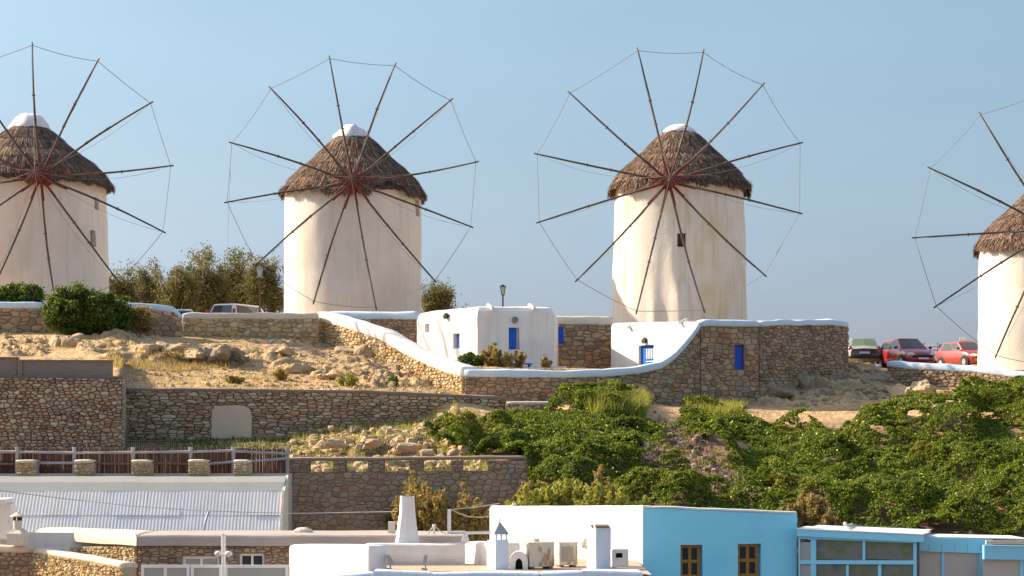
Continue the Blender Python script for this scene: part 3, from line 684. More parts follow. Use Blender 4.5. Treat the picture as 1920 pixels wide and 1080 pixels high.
# ------------------------------------------------------------ windmills
SPOKES = {1: (-3.5,25.8,55.3,84.3,113.9,143.5,173.2,203.0,232.6,262.4,292.5,326.0), 2: (-10.7,19.7,49.8,80.4,110.5,140.2,169.6,198.1,229.5,260.9,287.9,318.7),
          3: (-13.2,14.8,44.1,73.9,103.8,134.4,164.7,193.9,223.2,253.0,282.3,312.2), 4: (-2.0,28.0,58.0,88.0,118.0,147.0,176.5,204.4,236.9,267.1,297.1,328.1)}
def windmill(label, axis_px, Y, r_bot, r_top, base_py, eave_py, cap_py, top_py, eave_r, hub, R, off, wheelY, tmat, windows, seed, hang=False, zfoot=None):
    X = (axis_px-960)/FP*Y; zb = Zp(base_py, Y)-1.2 if zfoot is None else zfoot; ze = Zp(eave_py, Y); zc = Zp(cap_py, Y); zt = Zp(top_py, Y)
    th = thing('windmill', label, 'windmill', (X, Y, zb), 'windmills along the ridge'); r = random.Random(seed)
    # tower with window openings; angle 0 faces the viewer's side, growing to the right
    zs = sorted(set([zb+(ze+.38-zb)*k/26 for k in range(27)]+[z for wd in windows for z in wd[2:4]])); ang = sorted(set([i*math.pi/64 for i in range(-64, 64)]+[a for wd in windows for a in wd[:2]]))
    def rad(z): return r_bot+(r_top-r_bot)*(z-zb)/(ze-zb)
    def bulge(a, z):
        if seed != 3: return 0
        t = (z-zb)/(ze-zb); w = .085+.10*max(0, 1-t*1.25); c_ = -.10+.06*math.sin(z*1.3)
        return .30*math.exp(-((a-c_)/w)**2)*max(0, min(1, (.80-t)*2.2))+.13*math.exp(-((a+.36+.05*z*.3)/.07)**2)*max(0, min(1, (.55-t)*3))
    def tp(a, z, inn=0):
        q = rad(z)+(noise.noise(Vector((math.sin(a)*2.2, math.cos(a)*2.2, z*.5+seed*9)))*.075+noise.noise(Vector((math.sin(a)*7, math.cos(a)*7, z*1.6+seed)))*.026)-inn+bulge(a, z)
        return Vector((X+q*math.sin(a), Y-q*math.cos(a), z))
    mb = MB(); idx = {}
    for z in zs:
        for a in ang: idx[(a, z)] = len(mb.v); mb.v.append(tuple(tp(a, z)))
    na = len(ang)
    for z0, z1 in zip(zs[:-1], zs[1:]):
        for k in range(na):
            a0 = ang[k]; a1 = ang[(k+1)%na]; am = (a0+a1)/2 if k < na-1 else math.pi
            if any(wd[0] < am < wd[1] and wd[2] < (z0+z1)/2 < wd[3] for wd in windows): continue
            mb.f.append((idx[(a0,z0)], idx[(a1,z0)], idx[(a1,z1)], idx[(a0,z1)]))
    for wd in windows:
        a0, a1, z0, z1 = wd[:4]
        for (p, q) in (((a0,z0),(a1,z0)),((a1,z0),(a1,z1)),((a1,z1),(a0,z1)),((a0,z1),(a0,z0))): mb.add([tp(*p), tp(*q), tp(*q, .3), tp(*p, .3)], [(0,1,2,3)])
    mb.build('tower', tmat, th, smooth=True)
    for wd in windows:
        a0, a1, z0, z1, sm = wd; s = MB(); s.hexa([tp(a0,z0,.24),tp(a1,z0,.24),tp(a1,z0,.29),tp(a0,z0,.29),tp(a0,z1,.24),tp(a1,z1,.24),tp(a1,z1,.29),tp(a0,z1,.29)])
        s.build('shutter', sm, th)
    # thatch
    nlay = (5.3, 4.4, 3.6, 4.8)[seed-1]; lay = (.10, .13, .06, .09)[seed-1]; H = zc-ze; rc = .255*eave_r
    prof = [(1.0, 0), (1.01, .04), (.975,.15), (.89,.29), (.775,.43), (.65,.54), (.54,.65), (.43,.78), (rc/eave_r,1.0)]
    def pr(t):
        for (r0, t0), (r1, t1) in zip(prof[:-1], prof[1:]):
            if t <= t1: k = (t-t0)/(t1-t0); return (r0+(r1-r0)*k)*eave_r+lay*((1-(t*nlay) % 1)-.5)
        return rc
    lob = [r.uniform(-.22,.20) for _ in range(26)]
    def drop(a):
        x = (a/(2*math.pi))*26; i = int(math.floor(x)); f = x-i; saw = abs(2*f-1)
        return lob[i % 26]*(1-f)+lob[(i+1) % 26]*f+.20*(saw-.5)
    mb = MB(); n = 104; m = 15
    for j in range(m):
        t = j/(m-1)
        for k in range(n):
            a = 2*math.pi*k/n; rr = pr(t)-.04+noise.noise(Vector((math.sin(a)*3, math.cos(a)*3, t*6+seed)))*.09
            z = ze+H*t-(drop(a)*(1-min(1, t*5)) if t < .2 else 0); mb.v.append((X+rr*math.sin(a), Y-rr*math.cos(a), z))
    for j in range(m-1):
        for k in range(n): mb.f.append((j*n+k, j*n+(k+1)%n, (j+1)*n+(k+1)%n, (j+1)*n+k))
    o = len(mb.v)
    for k in range(n):   # underside
        a = 2*math.pi*k/n; rr = pr(0)-.35; mb.v.append((X+rr*math.sin(a), Y-rr*math.cos(a), ze-drop(a)*.5+.12))
    for k in range(n): mb.f.append((k, o+k, o+(k+1)%n, (k+1)%n))
    thatch = mb.build('thatch_roof', STRAWB, th, smooth=True)
    ns = 26000; aa = RNG.uniform(0, 2*math.pi, ns); tt = RNG.random(ns)**1.25*.97; vs = np.zeros((ns*4, 3)); L = RNG.uniform(.25,.75,ns)
    for q in range(ns):
        a = aa[q]; t = tt[q]; r1 = pr(t)+.02; z1 = ze+H*t; dl = L[q]; t2 = max(0, t-dl/H*.75); r2 = pr(t2)+.01+abs(noise.noise(Vector((a*9, t*14, seed))))*.16; z2 = ze+H*t2-(drop(a) if t2 < .06 else 0)-(r.uniform(0,.16) if t2 == 0 else 0)
        da = r.gauss(0, .035); wd = .018+.014*r.random(); c, s_ = math.cos(a), math.sin(a)
        tx, ty = c*wd, s_*wd; a2 = a+da; lift = r.uniform(0, .05)+(0.06 if t2 < .05 else 0)
        p1 = (X+r1*s_, Y-r1*c, z1); p2 = (X+(r2+lift)*math.sin(a2), Y-(r2+lift)*math.cos(a2), z2)
        vs[q*4] = (p1[0]-tx, p1[1]-ty, p1[2]); vs[q*4+1] = (p1[0]+tx, p1[1]+ty, p1[2]); vs[q*4+2] = (p2[0]+tx*.4, p2[1]+ty*.4, p2[2]); vs[q*4+3] = (p2[0]-tx*.4, p2[1]-ty*.4, p2[2])
    vs -= np.array([X, Y, zb]); me = bpy.data.meshes.new('straw'); me.vertices.add(ns*4); me.vertices.foreach_set('co', vs.astype(np.float32).ravel())
    me.loops.add(ns*4); me.loops.foreach_set('vertex_index', np.arange(ns*4, dtype=np.int32)); me.polygons.add(ns); me.polygons.foreach_set('loop_start', np.arange(ns)*4); me.polygons.foreach_set('loop_total', np.full(ns,4)); me.update()
    me.materials.append(STRAW); st = bpy.data.objects.new('straw', me); COL.objects.link(st); st.parent = thatch; st['kind'] = 'stuff'
    cp = MB(); hc = zt-zc; pf = [(rc*.97, -.10), (rc*.98, .05*hc), (rc*.86, .34*hc), (rc*.64, .68*hc), (rc*.38, .92*hc), (rc*.10, hc)]
    cp.lathe(pf, (X, Y, zc), 26); cp.build('peak_cap', WHITE, th, smooth=True, wob=(.12,.20,.05,.1)[seed-1], wsc=2.3)
    tie = MB(); nn = 40; tie.tube([(X+(pr(.13)+.06)*math.sin(2*math.pi*k/nn), Y-(pr(.13)+.06)*math.cos(2*math.pi*k/nn), ze+H*.13+.04*math.sin(k)) for k in range(nn+1)], .011, 4, False); tie.build('thatch_tie_rope', ROPEP, th)
    # wheel
    hc_ = P(hub[0], hub[1], wheelY); nrm = Vector(((hc_.x-X)*.25, hc_.y-Y, 0)).normalized(); right = Vector((-nrm.y, nrm.x, 0)); upv = Vector((0,0,1)); R = R/FP*wheelY
    s = MB(); s.tube([hc_-nrm*(abs((hc_-Vector((X,Y,hc_.z))).length)-eave_r*.35), hc_+nrm*.35], [.22,.20], 12); s.build('windshaft', BROWNSH, th)
    s = MB(); s.tube([hc_-nrm*.22, hc_-nrm*.18, hc_+nrm*.18, hc_+nrm*.22], [.20,.27,.27,.20], 12); s.tube([hc_-nrm*.4, hc_-nrm*.3], [.30,.30], 12)
    hubo = s.build('hub', RED, th); b = MB(); tipb = hc_+nrm*1.7+Vector((0,0,.05)); b.tube([hc_+nrm*.2, tipb], [.07,.035], 6); b.build('bowsprit', RED, hubo)
    tips = []
    for k in range(12):
        a = math.radians(SPOKES[seed][k]); d = right*math.sin(a)+upv*math.cos(a); l = R*r.uniform(.985,1.015)
        side = right*math.cos(a)-upv*math.sin(a); bow = r.uniform(-.12,.12)
        pts = [hc_+d*(.1+(l-.1)*q/6)+side*bow*math.sin(math.pi*q/6)+nrm*r.uniform(-.012,.012) for q in range(7)]
        s = MB(); s.tube(pts, [.052,.054,.051,.048,.045,.041,.035], 7); sp = s.build('spoke', WOOD, th, smooth=True)
        s = MB(); j = hc_+d*l*.52+side*bow; s.tube([j-d*.7+nrm*.075, j+d*.7+nrm*.07], [.040,.034], 6); s.tube([j-d*.6-nrm*.0, j-d*.56], .085, 7); s.tube([j+d*.5, j+d*.54], .085, 7); s.build('splice', WOOD, sp)
        s = MB(); ln = r.uniform(.95,1.45); s.tube([hc_+d*.12, hc_+d*ln], [.074,.058], 8); s.build('red_spoke_foot', RED, sp)
        tips.append((pts[-1]-d*.14, pts[-2]))
    for k in range(12):
        a, b = tips[k][0], tips[(k+1)%12][0]; sag = r.uniform(.02,.22); s = MB()
        s.tube([a.lerp(b, q/6)+Vector((0,0,-sag*4*(q/6)*(1-q/6)))*(.5 if k in (11,0,5,6) else .6)+(hc_-a.lerp(b,q/6)).normalized()*(-.0) for q in range(7)], .0135, 4, False); s.build('rim_rope', ROPE, th)
        s = MB(); sag = r.uniform(.15,.5); s.tube([tips[k][0].lerp(tipb, q/8)+Vector((0,0,-sag*4*(q/8)*(1-q/8))) for q in range(9)], .0085, 4, False); s.build('stay_rope', ROPE, th)
    if hang:
        a = tips[9][0].lerp(tips[10][0], .55); s = MB(); s.tube([a, a+Vector((.04,0,-.2)), a+Vector((-.05,0,-2.0)), a+Vector((-.12,0,-4.6))], .009, 4, False); s.build('loose_rope', ROPE, th)
    return th
windmill('leftmost windmill, with two small grey shutters high on its side, behind the green bush', 55, 96, 3.78, 3.58, 590, 353, 242, 213, 3.80, (76,332), 252, -4.8, 90.8, TOWER[0],
    [(1.09,1.21,Zp(457,93.2),Zp(426,93.2),GREYSH),(1.20,1.31,Zp(386,93.4),Zp(363,93.4),GREYSH)], 1, zfoot=5.0)
windmill('windmill with one brown shutter under its right eave, second from the left', 662, 100, 3.37, 3.36, 590, 370, 258, 236, 3.45, (662,342), 242, -10.2, 95.2, TOWER[1],
    [(1.18,1.36,Zp(404,98.6),Zp(373,98.6),BROWNSH)], 2, hang=True, zfoot=5.2)
windmill('windmill with a small dark window mid tower, behind the annex with the blue door', 1274, 96, 3.28, 3.03, 605, 360, 249, 233, 3.24, (1254,341), 258, -15.7, 91.2, TOWER3,
    [(-.115,.01,Zp(463,92.9),Zp(437,92.9),BROWNSH)], 3, zfoot=3.6)
windmill('rightmost windmill, cut by the photo edge, beside the parked red cars', 1972, 97, 3.46, 3.40, 690, 468, 348, 328, 3.50, (1976,431), 265, -33.0, 92.0, TOWER[0],
    [(.5,.62,Zp(560,94),Zp(530,94),BROWNSH)], 4, zfoot=3.0)
# ------------------------------------------------------------ terrace walls on the hill
def wallthing(label, pts, sw, sh, mat, core, cap=None, seed=1, capk={}, cat='wall', name='stone_wall', **kw):
    W = Wall(pts); q = W.q[len(W.q)//2]; th = thing(name, label, cat, (q.x, q.y, W.bot_at(W.L/2)))
    masonry(th, W, sw, sh, mat, core, seed=seed, thick=kw.pop('thick', .5), **kw)
    if cap: coping(th, W, cap, **capk)
    return th, W
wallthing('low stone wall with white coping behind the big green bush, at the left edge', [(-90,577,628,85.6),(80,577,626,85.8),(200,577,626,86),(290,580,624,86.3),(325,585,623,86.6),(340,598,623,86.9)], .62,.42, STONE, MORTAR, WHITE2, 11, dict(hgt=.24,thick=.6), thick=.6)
wallthing('cream capped wall of big pale jointed stones at the foot of the second windmill', [(343,597,628,87.8),(480,597,630,88.4),(597,597,640,89.2)], .50,.36, STONEL, MORTARL, CREAM, 12, dict(hgt=.24,thick=.55), h=(.03,.09))
WC = [(597,600,645,90.0),(640,611,650,88.5),(690,627,666,86.8),(720,638,690,85.7),(760,663,710,84.2),(800,682,722,82.8),(840,698,732,81.3),(870,706,740,80.2)]
thc, Wc = wallthing('sunlit ochre stone wall with thick white coping curving down to the courtyard corner', WC, .36,.25, STONEL, MORTARL, WHITE, 13, dict(hgt=.40,over=.10,thick=.6,wob=.05), thick=.6, h=(.05,.13), below=.5)
WD = [(871,705,745,80.0),(950,706,757,79.9),(1050,707,759,80.1),(1130,706,759,80.6),(1200,699,759,81.1),(1240,690,760,81.4),(1265,672,760,81.6),(1290,645,760,81.8),(1312,614,760,82.05)]
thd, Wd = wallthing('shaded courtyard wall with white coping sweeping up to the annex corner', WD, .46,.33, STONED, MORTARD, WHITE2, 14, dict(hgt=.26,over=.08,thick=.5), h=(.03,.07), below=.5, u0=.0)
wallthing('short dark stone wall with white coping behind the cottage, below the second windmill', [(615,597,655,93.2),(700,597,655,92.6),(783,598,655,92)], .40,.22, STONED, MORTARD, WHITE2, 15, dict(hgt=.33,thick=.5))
F7 = F(1036,89.5,1150,89.5)
th7, W7 = wallthing('stone wall with cream coping between the cottage and the annex', [(1030,607,700,89.5),(1150,607,700,89.5)], .52,.36, STONE, MORTAR, CREAM, 16, dict(hgt=.33,thick=.5), h=(.04,.10))
def F_of(pa, Ya, pb, Yb): return F(pa, Ya, pb, Yb)
# wall on the right with the road end
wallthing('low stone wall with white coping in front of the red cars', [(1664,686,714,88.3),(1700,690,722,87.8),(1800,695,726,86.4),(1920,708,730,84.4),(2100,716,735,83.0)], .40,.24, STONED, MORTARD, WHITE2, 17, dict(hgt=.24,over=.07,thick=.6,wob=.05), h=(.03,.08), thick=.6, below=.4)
# ------------------------------------------------------------ the annex: plaster face, stone face, second stone face
th = thing('stone_annex', 'annex with a white plaster side, blue slatted door and blue shutter, below the third windmill', 'building', tuple(P(1310, 750, 82)))
FA = F(1146, 87.2, 1312, 82.1)
u0, zt0 = FA.uz(1197, 649); u1, zb0 = FA.uz(1226, 690); zr = Zp(604, 82.4)
A0 = FA.p(0,0,0); A1 = FA.p(FA.L,0,0); FS = F(1312, 82.1, 1422, 83.0); FS2 = F(1422, 83.4, 1589, 86.0)
B1 = FS.p(FS.L,0,0); back = Vector((A1.x+1.6, 88.2, 0))
mb = MB(); block(mb, [A0, A1, A1+Vector((.02,.25,0)), Vector((A0.x+.3, A0.y+.25, 0))], 2.2, [Zp(606,87.2), Zp(601,82.1), Zp(601,82.1), Zp(606,87.2)], .16, {0: [(u0, u1, zb0, zt0+.02)]}, .2)
mb.build('plaster_wall', WHITE, th, wob=.02)
for q in (.22, .80): s = MB(); uu = FA.L*q; s.tube([FA.p(uu,-.3,Zp(604,85)+.0), FA.p(uu,.16,Zp(612,85))], .07, 8); s.build('drain_spout', WHITE, th)
# door
s = MB(); s.fbox(FA, u0+.02, u1-.02, -.19, -.13, zb0, zt0); dr = s.build('door', BLUE2, th)
wdt = (u1-u0); hz = zt0-zb0
for k in range(4): s = MB(); x = u0+wdt*(.40+.14*k); s.fbox(FA, x, x+wdt*.06, -.13, -.09, zb0+hz*.42, zb0+hz*.86); s.build('slat', WMETAL, dr)
for k in range(3): s = MB(); z = zb0+hz*(.04+.12*k); s.fbox(FA, u0+wdt*.38, u1-.08, -.13, -.09, z, z+hz*.045); s.build('slat', WMETAL, dr)
def walllamp(th, Fr, px, py, lm=GMILK):
    u, z = Fr.uz(px, py); s = MB(); s.tube([Fr.p(u,0,z),Fr.p(u,.06,z)], .13, 12); g = s.build('wall_lamp', IRON, th); s = MB(); s.blob(Fr.p(u-.02,.08,z-.02), (.11,.09,.13), 2, 0, 10, 6); s.build('lamp_glass', GREFL, g, smooth=True)
walllamp(th, FA, 1210, 638)
WS = Wall([(1313,611,760,82.1),(1422,611,760,83.0)]); us = WS.u_of(1378); ue = WS.u_of(1395); hs = (us, ue, Zp(693,82.8), Zp(647,82.8))
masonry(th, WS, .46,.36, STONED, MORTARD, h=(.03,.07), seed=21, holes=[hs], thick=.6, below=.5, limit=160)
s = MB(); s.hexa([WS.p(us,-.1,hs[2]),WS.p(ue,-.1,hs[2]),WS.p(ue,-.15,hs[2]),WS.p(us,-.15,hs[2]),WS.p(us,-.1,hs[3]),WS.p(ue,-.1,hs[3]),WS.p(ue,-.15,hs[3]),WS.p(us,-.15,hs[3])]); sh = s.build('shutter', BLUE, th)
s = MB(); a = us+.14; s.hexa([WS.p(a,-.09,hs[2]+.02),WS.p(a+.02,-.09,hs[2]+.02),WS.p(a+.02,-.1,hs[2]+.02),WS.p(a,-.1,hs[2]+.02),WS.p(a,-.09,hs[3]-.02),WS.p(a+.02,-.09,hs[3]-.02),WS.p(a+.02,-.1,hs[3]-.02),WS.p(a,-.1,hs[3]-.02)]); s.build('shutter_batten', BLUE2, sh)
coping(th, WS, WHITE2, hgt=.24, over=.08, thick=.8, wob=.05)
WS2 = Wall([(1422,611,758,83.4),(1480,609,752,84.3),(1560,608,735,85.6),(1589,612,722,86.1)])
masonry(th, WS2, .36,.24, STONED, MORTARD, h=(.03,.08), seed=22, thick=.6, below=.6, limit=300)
coping(th, WS2, WHITE2, hgt=.22, over=.06, thick=.8, wob=.07)
WR = Wall([(1589,612,722,86.1),(1571,612,690,90)]); masonry(th, WR, .36,.24, STONED, MORTARD, seed=23, thick=.6, limit=300, corename='return_core')
mb = MB(); a = WS.p(0,-.3,0); b = WS2.p(WS2.L,-.4,0); fz = Zp(606,84)
mb.add([Vector((A0.x,A0.y+.2,fz-.1)), Vector((a.x,a.y,fz-.1)), Vector((b.x,b.y,fz-.1)), Vector((b.x-.4,90,fz-.1)), Vector((A0.x+.5,90,fz-.1))], [(0,1,2,3,4)]); mb.build('flat_roof', CREAM, th)

# ------------------------------------------------------------ the cottage
th = thing('cottage', 'white cottage with rounded roof edge and blue door, between the second and third windmills', 'house', tuple(P(895, 690, 84)))
FL = F(781, 87.6, 895, 84.0); FR = F(895, 84.0, 1040, 84.6)
c0 = FL.p(0,0,0); c1 = FL.p(FL.L,0,0); c2 = FR.p(FR.L,0,0); c3 = c2+Vector((.25,4.2,0)); c4 = c0+Vector((.8,2.4,0))
def op(Fr, x0, y0, x1, y1): a, zt = Fr.uz(x0, y0); b, zb = Fr.uz(x1, y1); return (a, b, zb, zt)
o1 = op(FL, 850,626,862,653); o2 = op(FL, 797,607,805,623); o3 = op(FR, 954,614,974,656)
mb = MB(); zr = Zp(574, 84.3)
block(mb, [c0, c1, c2, c3, c4], 2.6, zr, .42, {0: [o1, o2], 1: [o3]}, .2); mb.build('walls', WHITE, th, wob=.035, wsc=1.2)
s = MB(); s.fbox(FL, o1[0]+.12, o1[1], -.19, -.12, o1[2], o1[3]); s.build('shutter', BLUE, th)
s = MB(); s.fbox(FL, o2[0]+.03, o2[1]-.03, -.19, -.15, o2[2]+.03, o2[3]-.03); s.build('vent', CREAM, th)
s = MB(); s.fbox(FR, o3[0]+.01, o3[1]-.12, -.18, -.10, o3[2], o3[3]); cdoor = s.build('door', BLUE, th)
for q_ in (.15, .5): s = MB(); w3 = (o3[1]-o3[0]-.13)*.30; x3 = o3[0]+.02+(o3[1]-o3[0]-.13)*q_; s.fbox(FR, x3, x3+w3, -.10, -.085, o3[2]+.12, o3[3]-.10); s.build('door_panel', BLUE2, cdoor)
s = MB(); u, z = FR.uz(1041,613); u2, z2 = FR.uz(1054,645); s.fbox(F(1042,88.6,1056,88.6), 0, .34, 0, .05, Zp(645,88.6), Zp(613,88.6)); s.build('open_shutter', BLUE, th)
for px in (922, 1000): u, z = FR.uz(px, 577); s = MB(); s.tube([FR.p(u-.12,-.25,z+.12), FR.p(u,.12,z-.03), FR.p(u+.05,.22,z-.16)], [.08,.09,.07], 8); s.build('drain_spout', WHITE, th, smooth=True)
walllamp(th, FL, 838, 592, GFROST); walllamp(th, FR, 965, 600, GFROST)
s = MB(); s.fbox(FR, -.2, FR.L+.4, .0, .5, 2.5, Zp(687,84)); s.build('plinth_step', WHITE, th, wob=.02)
s = MB(); s.fbox(FL, 1.2, 2.9, .05, .7, 2.6, Zp(677,85)); s.build('masonry_bench', CREAM, th, wob=.02)
# bench
b0, bz = FR.uz(953, 681, .9); b1, _ = FR.uz(997, 681, .9); th = thing('bench', 'low bright blue bench in front of the cottage door', 'bench', tuple(FR.p(b0,.9,bz-.42)))
s = MB(); s.fbox(FR, b0, b1, .75, 1.05, bz-.05, bz); s.build('seat', BLUE2, th)
for x in (b0+.08, b1-.14): s = MB(); s.fbox(FR, x, x+.06, .78, 1.02, bz-.45, bz-.05); s.build('leg', BLUE2, th)

# ------------------------------------------------------------ lower retaining walls
wallthing('long dark drystone retaining wall with a plastered patch, across the middle left', [(231,733,822,73.4),(345,733,822,73.7),(474,734,822,73.9),(600,736,815,73.9),(700,737,800,74.2),(800,742,785,74.5),(870,745,780,74.8),(948,748,778,75.1)], .44,.19, SCHIST, MORTARS, CONC, 31, dict(hgt=.10,over=.05,thick=.55,wob=.03,round_=.25), h=(.03,.09), below=.4, drop=.2)
th31 = [o for o in COL.objects if o.type == 'EMPTY' and 'long dark drystone' in o.get('label','')][0]
Fp = F(397, 73.8, 472, 73.9); mb = MB(); zlo, zhi = Zp(820,73.8), Zp(760,73.8); n = 16; ring = []
for k in range(n+1): a = math.pi*k/n; ring.append((Fp.L/2-math.copysign(abs(math.cos(a))**.45, math.cos(a))*Fp.L/2, zlo+(zhi-zlo)*(.55+.45*math.sin(a)**.6)))
pts = [(Fp.L, zlo-.3)]+[(0, zlo-.3)]; pts = [(0, zlo-.3)]+ring+[(Fp.L, zlo-.3)]
vs = [Fp.p(x,.13,z) for x, z in pts]+[Fp.p(x,-.1,z) for x, z in pts]; m = len(pts)
mb.add(vs, [tuple(range(m))[::-1], tuple(range(m, 2*m))]+[(i, (i+1)%m, (i+1)%m+m, i+m) for i in range(m)]); mb.build('plaster_patch', M('tan_plaster', [(.60,.47,.33),(.68,.54,.39)], 1.5, bump=.4, bscale=5), th31, wob=.02)
wallthing('tall drystone wall topped by concrete parapets at the left edge', [(-80,708,848,70.0),(100,708,848,70.2),(229,710,848,70.5)], .30,.20, SCHIST, MORTARS, None, 32, h=(.03,.10), below=.4, drop=.22, thick=1.1)
th32 = [o for o in COL.objects if o.type == 'EMPTY' and 'tall drystone' in o.get('label','')][0]
Fk = F(-80, 70.3, 229, 70.7)
for x0, x1, y0 in ((-80, 32, 672), (42, 209, 677)):
    ua, zt = Fk.uz(x0, y0); ub, zb = Fk.uz(x1, 706); s = MB(); zt = max(zt, Zp(y0,70.5)); s.fbox(Fk, ua, ub, -.05, -.40, zb-.05, zt); s.build('concrete_parapet', CONC, th32, wob=.015)
    s = MB(); s.fbox(Fk, ua-.02, ub+.02, -.02, -.43, zt, zt+.05); s.build('parapet_top', CONC, th32)
s = MB(); u, z = Fk.uz(37, 680); s.fbox(Fk, u-.08, u+.08, -.0, -.45, Zp(706,70.5)-.05, Zp(674,70.5)); s.build('parapet_pier', CONC, th32)
s = MB(); s.fbox(Fk, -.5, Fk.L, .06, -.5, Zp(710,70.5), Zp(706,70.5)); s.build('ledge', CONC, th32, wob=.03)
WE = Wall([(229,710,848,70.5),(233,712,835,73.3)]); masonry(th32, WE, .30,.20, SCHIST, MORTARS, seed=33, thick=.6, limit=300, corename='return_core')
wallthing('short low wall with pale slab top, half hidden by the green plants', [(950,757,785,74.8),(1046,757,790,74.9)], .42,.2, SCHIST, MORTARD, CREAM, 34, dict(hgt=.07,over=.03,thick=.4,wob=.0,round_=.2), thick=.4)

# wall with openings
W5 = Wall([(529,886,1010,64.0),(620,885,1010,64.0),(760,884,1010,64.0),(870,883,1010,64.0),(988,882,1010,64.0)]); q = W5.p(W5.L/2,0,0)
th = thing('stone_wall', 'retaining wall pierced by a row of five square openings, left of the green slope', 'wall', (q.x, q.y, Zp(1010,64)))
masonry(th, W5, .40,.30, STONEM, MORTARD, seed=41, h=(.015,.04), thick=.55, below=.3, drop=.12)
for a, b in ((529,580),(625,648),(690,720),(768,793),(845,868),(915,988)):
    w_ = Wall([(a,864,886,64.0),(b,863,885,64.0)]); masonry(th, w_, .34,.22, STONEM, MORTARD, seed=42+a, h=(.02,.05), thick=.5, below=0, limit=300, corename='pier')
Ws = Wall([(529,863,880,64.0),(700,862,880,64.0),(988,859,880,64.0)]); coping(th, Ws, M('brown_slab', [(.26,.19,.14),(.36,.28,.21)], 3, bump=.3), hgt=.07, over=.04, thick=.5, wob=.015, round_=.2, name='slab_coping')

# ------------------------------------------------------------ reed fence and its parapet
WF = Wall([(-90,838,892,62.0),(250,840,892,62.0),(437,840,892,62.4),(542,843,892,63.9)])
th = thing('reed_fence', 'brown reed screen fence with grey timber rails above the white corrugated roof', 'fence', tuple(WF.p(WF.L/2,0,Zp(892,62))))
mb = MB(); r = random.Random(5); u = 0
while u < WF.L:
    zt = WF.top_at(u)+r.uniform(-.03,.03); zb = WF.bot_at(u)-.05; w_ = r.uniform(.012,.024); d = r.uniform(-.02,.02); tl = r.uniform(-.03,.03)
    a = WF.p(u,d,zb); b = WF.p(min(WF.L,u+tl+.0),d,zt); e = (WF.p(min(WF.L,u+.1),0,0)-WF.p(max(0,u-.1),0,0)).normalized()*w_; nn = Vector((e.y,-e.x,0))*.8
    mb.add([a-e,a+nn,a+e,b-e,b+nn,b+e], [(0,1,4,3),(1,2,5,4),(3,4,5)]); u += r.uniform(.022,.042)
mb.build('reeds', REED, th, kind='stuff')
mb = MB(); mb.hexa([WF.p(0,-.03,WF.bot[0]-.1),WF.p(WF.L*.86,-.03,WF.bot[0]-.1),WF.p(WF.L*.86,-.05,WF.bot[0]-.1),WF.p(0,-.05,WF.bot[0]-.1),WF.p(0,-.03,WF.top[0]-.14),WF.p(WF.L*.86,-.03,WF.top[1]-.14),WF.p(WF.L*.86,-.05,WF.top[1]-.14),WF.p(0,-.05,WF.top[0]-.14)]); mb.build('backing_mat', RAILB, th)
for px in (33,140,250,357,437,536): u = WF.u_of(px); s = MB(); s.tube([WF.p(u,.08,Zp(890,62)), WF.p(u,.08,Zp(838,62))], .065, 8); s.build('post', RAILW, th)
for (xa, ya, xb, yb) in ((-90,847,33,847),(33,847,140,849),(140,849,250,848),(250,848,357,847),(357,847,437,845),(437,846,536,851),(70,868,140,868),(390,870,437,866),(437,868,536,860)):
    ua, ub = WF.u_of(xa), WF.u_of(xb); s = MB(); s.tube([WF.p(ua,.10,Zp(ya,62)), WF.p((ua+ub)/2,.10,Zp((ya+yb)/2,62)), WF.p(ub,.10,Zp(yb,62))], .045, 6); s.build('rail', RAILW, th)
for (xa, xb) in ((-90,28),(176,247),(284,353)):
    ua, ub = WF.u_of(xa), WF.u_of(xb); s = MB(); s.tube([WF.p(ua,.08,Zp(869,62)), WF.p(ub,.08,Zp(870,62))], .04, 6); s.build('lower_rail', RAILB, th)
th = thing('stone_parapet', 'low parapet with five squat stone piers between the reed fence and the corrugated roof', 'parapet', tuple(P(250, 893, 61.6)))
s = MB(); s.fbox(F(-90,61.6,542,61.8), 0, 10.28, -.35, 0, -6, Zp(888,61.6)); s.build('base_wall', GREYPL, th, wob=.02)
s = MB(); 
for (xa, xb) in ((30,68),(140,176),(247,284),(353,390),(438,470)):
    w_ = Wall([(xa,866,889,61.5),(xb,866,889,61.5)]); masonry(th, w_, .24,.16, STONEL, MORTARL, seed=61+xa, h=(.02,.05), thick=.4, below=.02, corename='pier', gap=.01)
    coping(th, w_, CREAM, hgt=.05, over=.06, thick=.4, wob=.01, round_=.2, name='pier_cap', step=.15)
th = thing('railing', 'thin dark iron railing at the foot of the long retaining wall', 'railing', tuple(P(285, 838, 66)))
s = MB(); s.tube([P(233,826,66), P(338,827,66)], .02, 5); s.build('top_rail', IRON, th)
for k in range(27): s = MB(); x = 234+k*4; s.tube([P(x+1,827,66), P(x-2,866,66)], .012, 4); s.build('baluster', IRON, th)
th = thing('post', 'thin rusty stake standing behind the reed fence', 'stake', tuple(P(164, 850, 63))); s = MB(); s.tube([P(164,852,63), P(163,826,63)], .03, 6); s.build('stake', COPPER, th)

